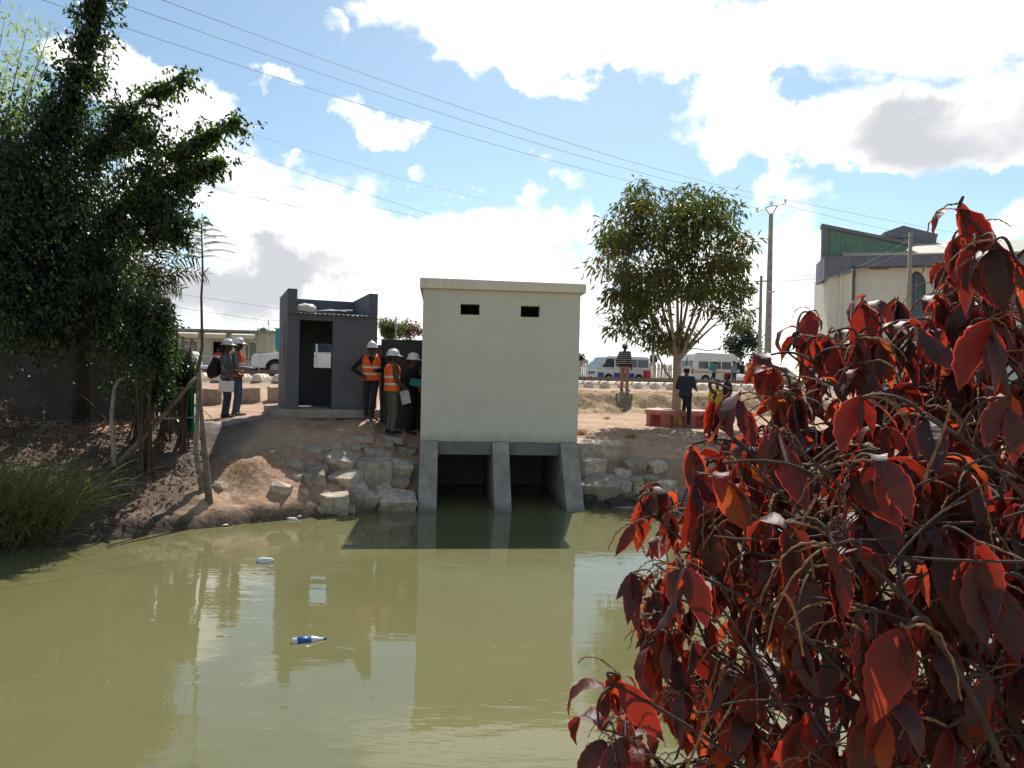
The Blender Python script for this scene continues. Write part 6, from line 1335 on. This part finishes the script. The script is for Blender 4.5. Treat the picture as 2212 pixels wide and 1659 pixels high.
def dfront(px, py): return 2.05 - .75 * min(1, max(0, (px - 1380) / 520)) * min(1, max(0, (py - 640) / 500)) 
# shoots that make the silhouette
for px, py, d in ((2072, 440, 1.75), (2060, 520, 1.75), (2100, 530, 1.7), (2150, 520, 1.6), (2195, 560, 1.6), (1868, 640, 2.1), (1940, 645, 2.1), (1748, 675, 2.3), (1722, 715, 2.2), (1985, 700, 1.9), (1655, 770, 2.1), (1540, 848, 1.75), (1580, 842, 1.7), (1496, 960, 1.8), (1405, 1062, 2.1), (1432, 1058, 2.1), (1370, 1130, 2.0), (1365, 1240, 1.9), (1310, 1480, 1.7), (1340, 1460, 1.65), (1300, 1580, 1.6), (1330, 1600, 1.55), (1840, 1010, 1.4), (1900, 720, 2.0), (1790, 720, 2.1), (1600, 850, 1.7), (1680, 930, 1.6), (1860, 860, 1.5), (2000, 900, 1.4), (1660, 790, 2.0), (1500, 1020, 1.7), (1560, 1000, 1.5), (1480, 1230, 1.35), (1900, 1000, 1.3), (2140, 700, 1.4), (2180, 860, 1.3), (1950, 1360, 1.15), (1700, 1130, 1.3), (1800, 1180, 1.25)):
    nodes.append((px, py, d))
tries = 0
while len(nodes) < 760 and tries < 20000:
    tries += 1; px, py = random.uniform(1290, 2330), random.uniform(470, 1700)
    if not inside(px - 12, py - 45) or not inside(px, py): continue
    if 1640 < px < 2180 and py > 1330 and random.random() < .4: continue
    d = dfront(px, py) + abs(random.gauss(0, .6)); nodes.append((px, py, d))
stems = []
for sxx, syy, tp in ((.95, 1.75, (1390, 1100, 2.1)), (1.05, 1.6, (1520, 900, 1.8)), (1.2, 1.8, (1700, 760, 2.2)), (1.35, 1.9, (1860, 660, 2.1)), (1.45, 1.7, (2070, 450, 1.75)), (1.5, 1.5, (2190, 560, 1.6)), (1.1, 1.4, (1330, 1480, 1.65)), (1.25, 1.35, (1700, 1000, 1.5)), (1.4, 1.3, (2000, 900, 1.35)), (1.3, 2.1, (1600, 1000, 2.3)), (1.6, 2.0, (1950, 800, 2.2)), (1.7, 1.6, (2250, 800, 1.8)), (1.1, 1.3, (1850, 1200, 1.25)), (1.2, 1.5, (1480, 1230, 1.4))):
    a = Vector((sxx, syy, .85)); e = at(*tp); c_ = Vector((a.x * .75 + e.x * .25, a.y * .6 + e.y * .4, e.z - .25)); stems.append(curve_pts(a, c_, e, 16))
for s_ in stems: MB().tube([p - B0 for p in s_], [.011 - .0005 * i for i in range(17)], 7).build('stem', 'bush_twig', bush, smooth=True)
SP = np.array([tuple(p) for s_ in stems for p in s_[5:]])
tw = MB(); ct = MB(); nl = 0; rest = []
def add_leaf(pos, az, tilt, L_, k):
    Mx = Matrix.Translation(pos - B0) @ Matrix.Rotation(az, 4, 'Z') @ Matrix.Rotation(tilt, 4, 'X') @ Matrix.Rotation(random.gauss(0, .3), 4, 'Y') @ Matrix.Diagonal((L_ * random.uniform(.85, 1.15), L_, L_, 1)); rest.append((Mx, k))
order = sorted(nodes, key=lambda q: float(np.linalg.norm(SP - np.array(at(*q)), axis=1).min()))   # grow outwards from the stems
for px, py, d in order:
    p = at(px, py, d); dd = np.linalg.norm(SP - np.array(p), axis=1) + (SP[:, 2] > p.z) * .15; s_ = Vector(SP[np.argmin(dd)]); SP = np.vstack([SP, np.array(p)])
    mid_ = s_.lerp(p, .55) + Vector((random.gauss(0, .03), random.gauss(0, .03), .04)); tw.tube([q - B0 for q in curve_pts(s_, mid_, p, 6)], [.0042, .004, .0038, .0035, .0032, .003, .0028], 6, cap=False)
    k_ = random.choice((3, 4, 4, 5)); a0 = random.uniform(0, 6.28)
    for i in range(k_):
        L_ = random.choice((random.uniform(.06, .11), random.uniform(.09, .17))); add_leaf(p + Vector((0, 0, random.uniform(-.03, .01))), a0 + i * 6.28 / k_ + random.gauss(0, .35), random.gauss(-.32, .25), L_, random.choice((0, 1, 2, 2, 3, 3, 3, 4, 4, 5, 6, 7, 7, 7)))
    for i in range(random.choice((0, 1, 1, 2, 3))):
        az = random.uniform(0, 6.28); Lc = random.uniform(.06, .15); o_ = Vector((math.cos(az), math.sin(az), random.uniform(-.3, .5))) * Lc; pts = curve_pts(p, p + o_ * .7 + Vector((0, 0, .01)), p + o_ + Vector((0, 0, -Lc * random.uniform(.3, 1.1))), 15)
        ct.tube([q - B0 + Vector((random.gauss(0, .0012), random.gauss(0, .0012), random.gauss(0, .0012))) for q in pts], [(.0032 if j % 2 else .0018) * (1 - .4 * j / 15) for j in range(16)], 5, cap=False)
# bare twig tangle low in the bush
for _ in range(110):
    px, py = random.uniform(1620, 2300), random.uniform(1000, 1750); a = at(px, py, random.uniform(1.3, 2.3)); az = random.uniform(0, 6.28); L_ = random.uniform(.15, .4); e = a + Vector((math.cos(az) * L_, math.sin(az) * L_ * .6, random.uniform(-.1, .2))); tw.tube([q - B0 for q in curve_pts(a, a.lerp(e, .5) + Vector((0, 0, random.gauss(0, .04))), e, 6)], [.003, .0029, .0027, .0025, .0022, .002, .0015], 5, cap=False)
    if random.random() < .4: pts = curve_pts(e, e + Vector((.02, 0, .01)), e + Vector((random.gauss(0, .03), 0, -random.uniform(.05, .14))), 15); ct.tube([q - B0 for q in pts], [(.0032 if j % 2 else .0018) for j in range(16)], 5, cap=False)
stuff(tw.build('twigs', 'bush_twig', bush, smooth=True, fixn=False)); stuff(ct.build('catkins', 'catkin', bush, fixn=False))
def showing(Mx):
    p = B0 + Mx.translation + Vector((0, 0, -.05)); q = p - Vector((0, 0, EYE)); return (1 / q.length) if q.dot(_F) > 0 and abs(q.dot(_RT) / q.dot(_F)) < .73 and abs(q.dot(_UP) / q.dot(_F)) < .56 else 0
rest.sort(key=lambda t: -showing(t[0]))
for Mx, k in rest[:300]:
    o = bpy.data.objects.new('leaf', LEAVES[k]); COL.objects.link(o); o.parent = bush; o.matrix_local = Mx
if len(rest) > 300:
    VV, FF, EE = [], [], []; off = 0
    for Mx, k in rest[300:]:
        me = LEAVES[k]; nv = len(me.vertices); co = np.empty(nv * 3, np.float32); me.vertices.foreach_get('co', co); co = np.c_[co.reshape(-1, 3), np.ones(nv)]; VV.append((co @ np.array(Mx).T)[:, :3])
        f = np.empty(len(me.loops), np.int32); me.loops.foreach_get('vertex_index', f); FF.append(f.reshape(-1, 4) + off); e = np.empty(nv * 4, np.float32); me.color_attributes['edge'].data.foreach_get('color', e); e[2::4] = random.random(); EE.append(e); off += nv
    o = np_mesh('foliage', np.concatenate(VV), np.concatenate(FF), lm, bush, smooth=True); ca = o.data.color_attributes.new('edge', 'FLOAT_COLOR', 'POINT'); ca.data.foreach_set('color', np.concatenate(EE)); stuff(o)
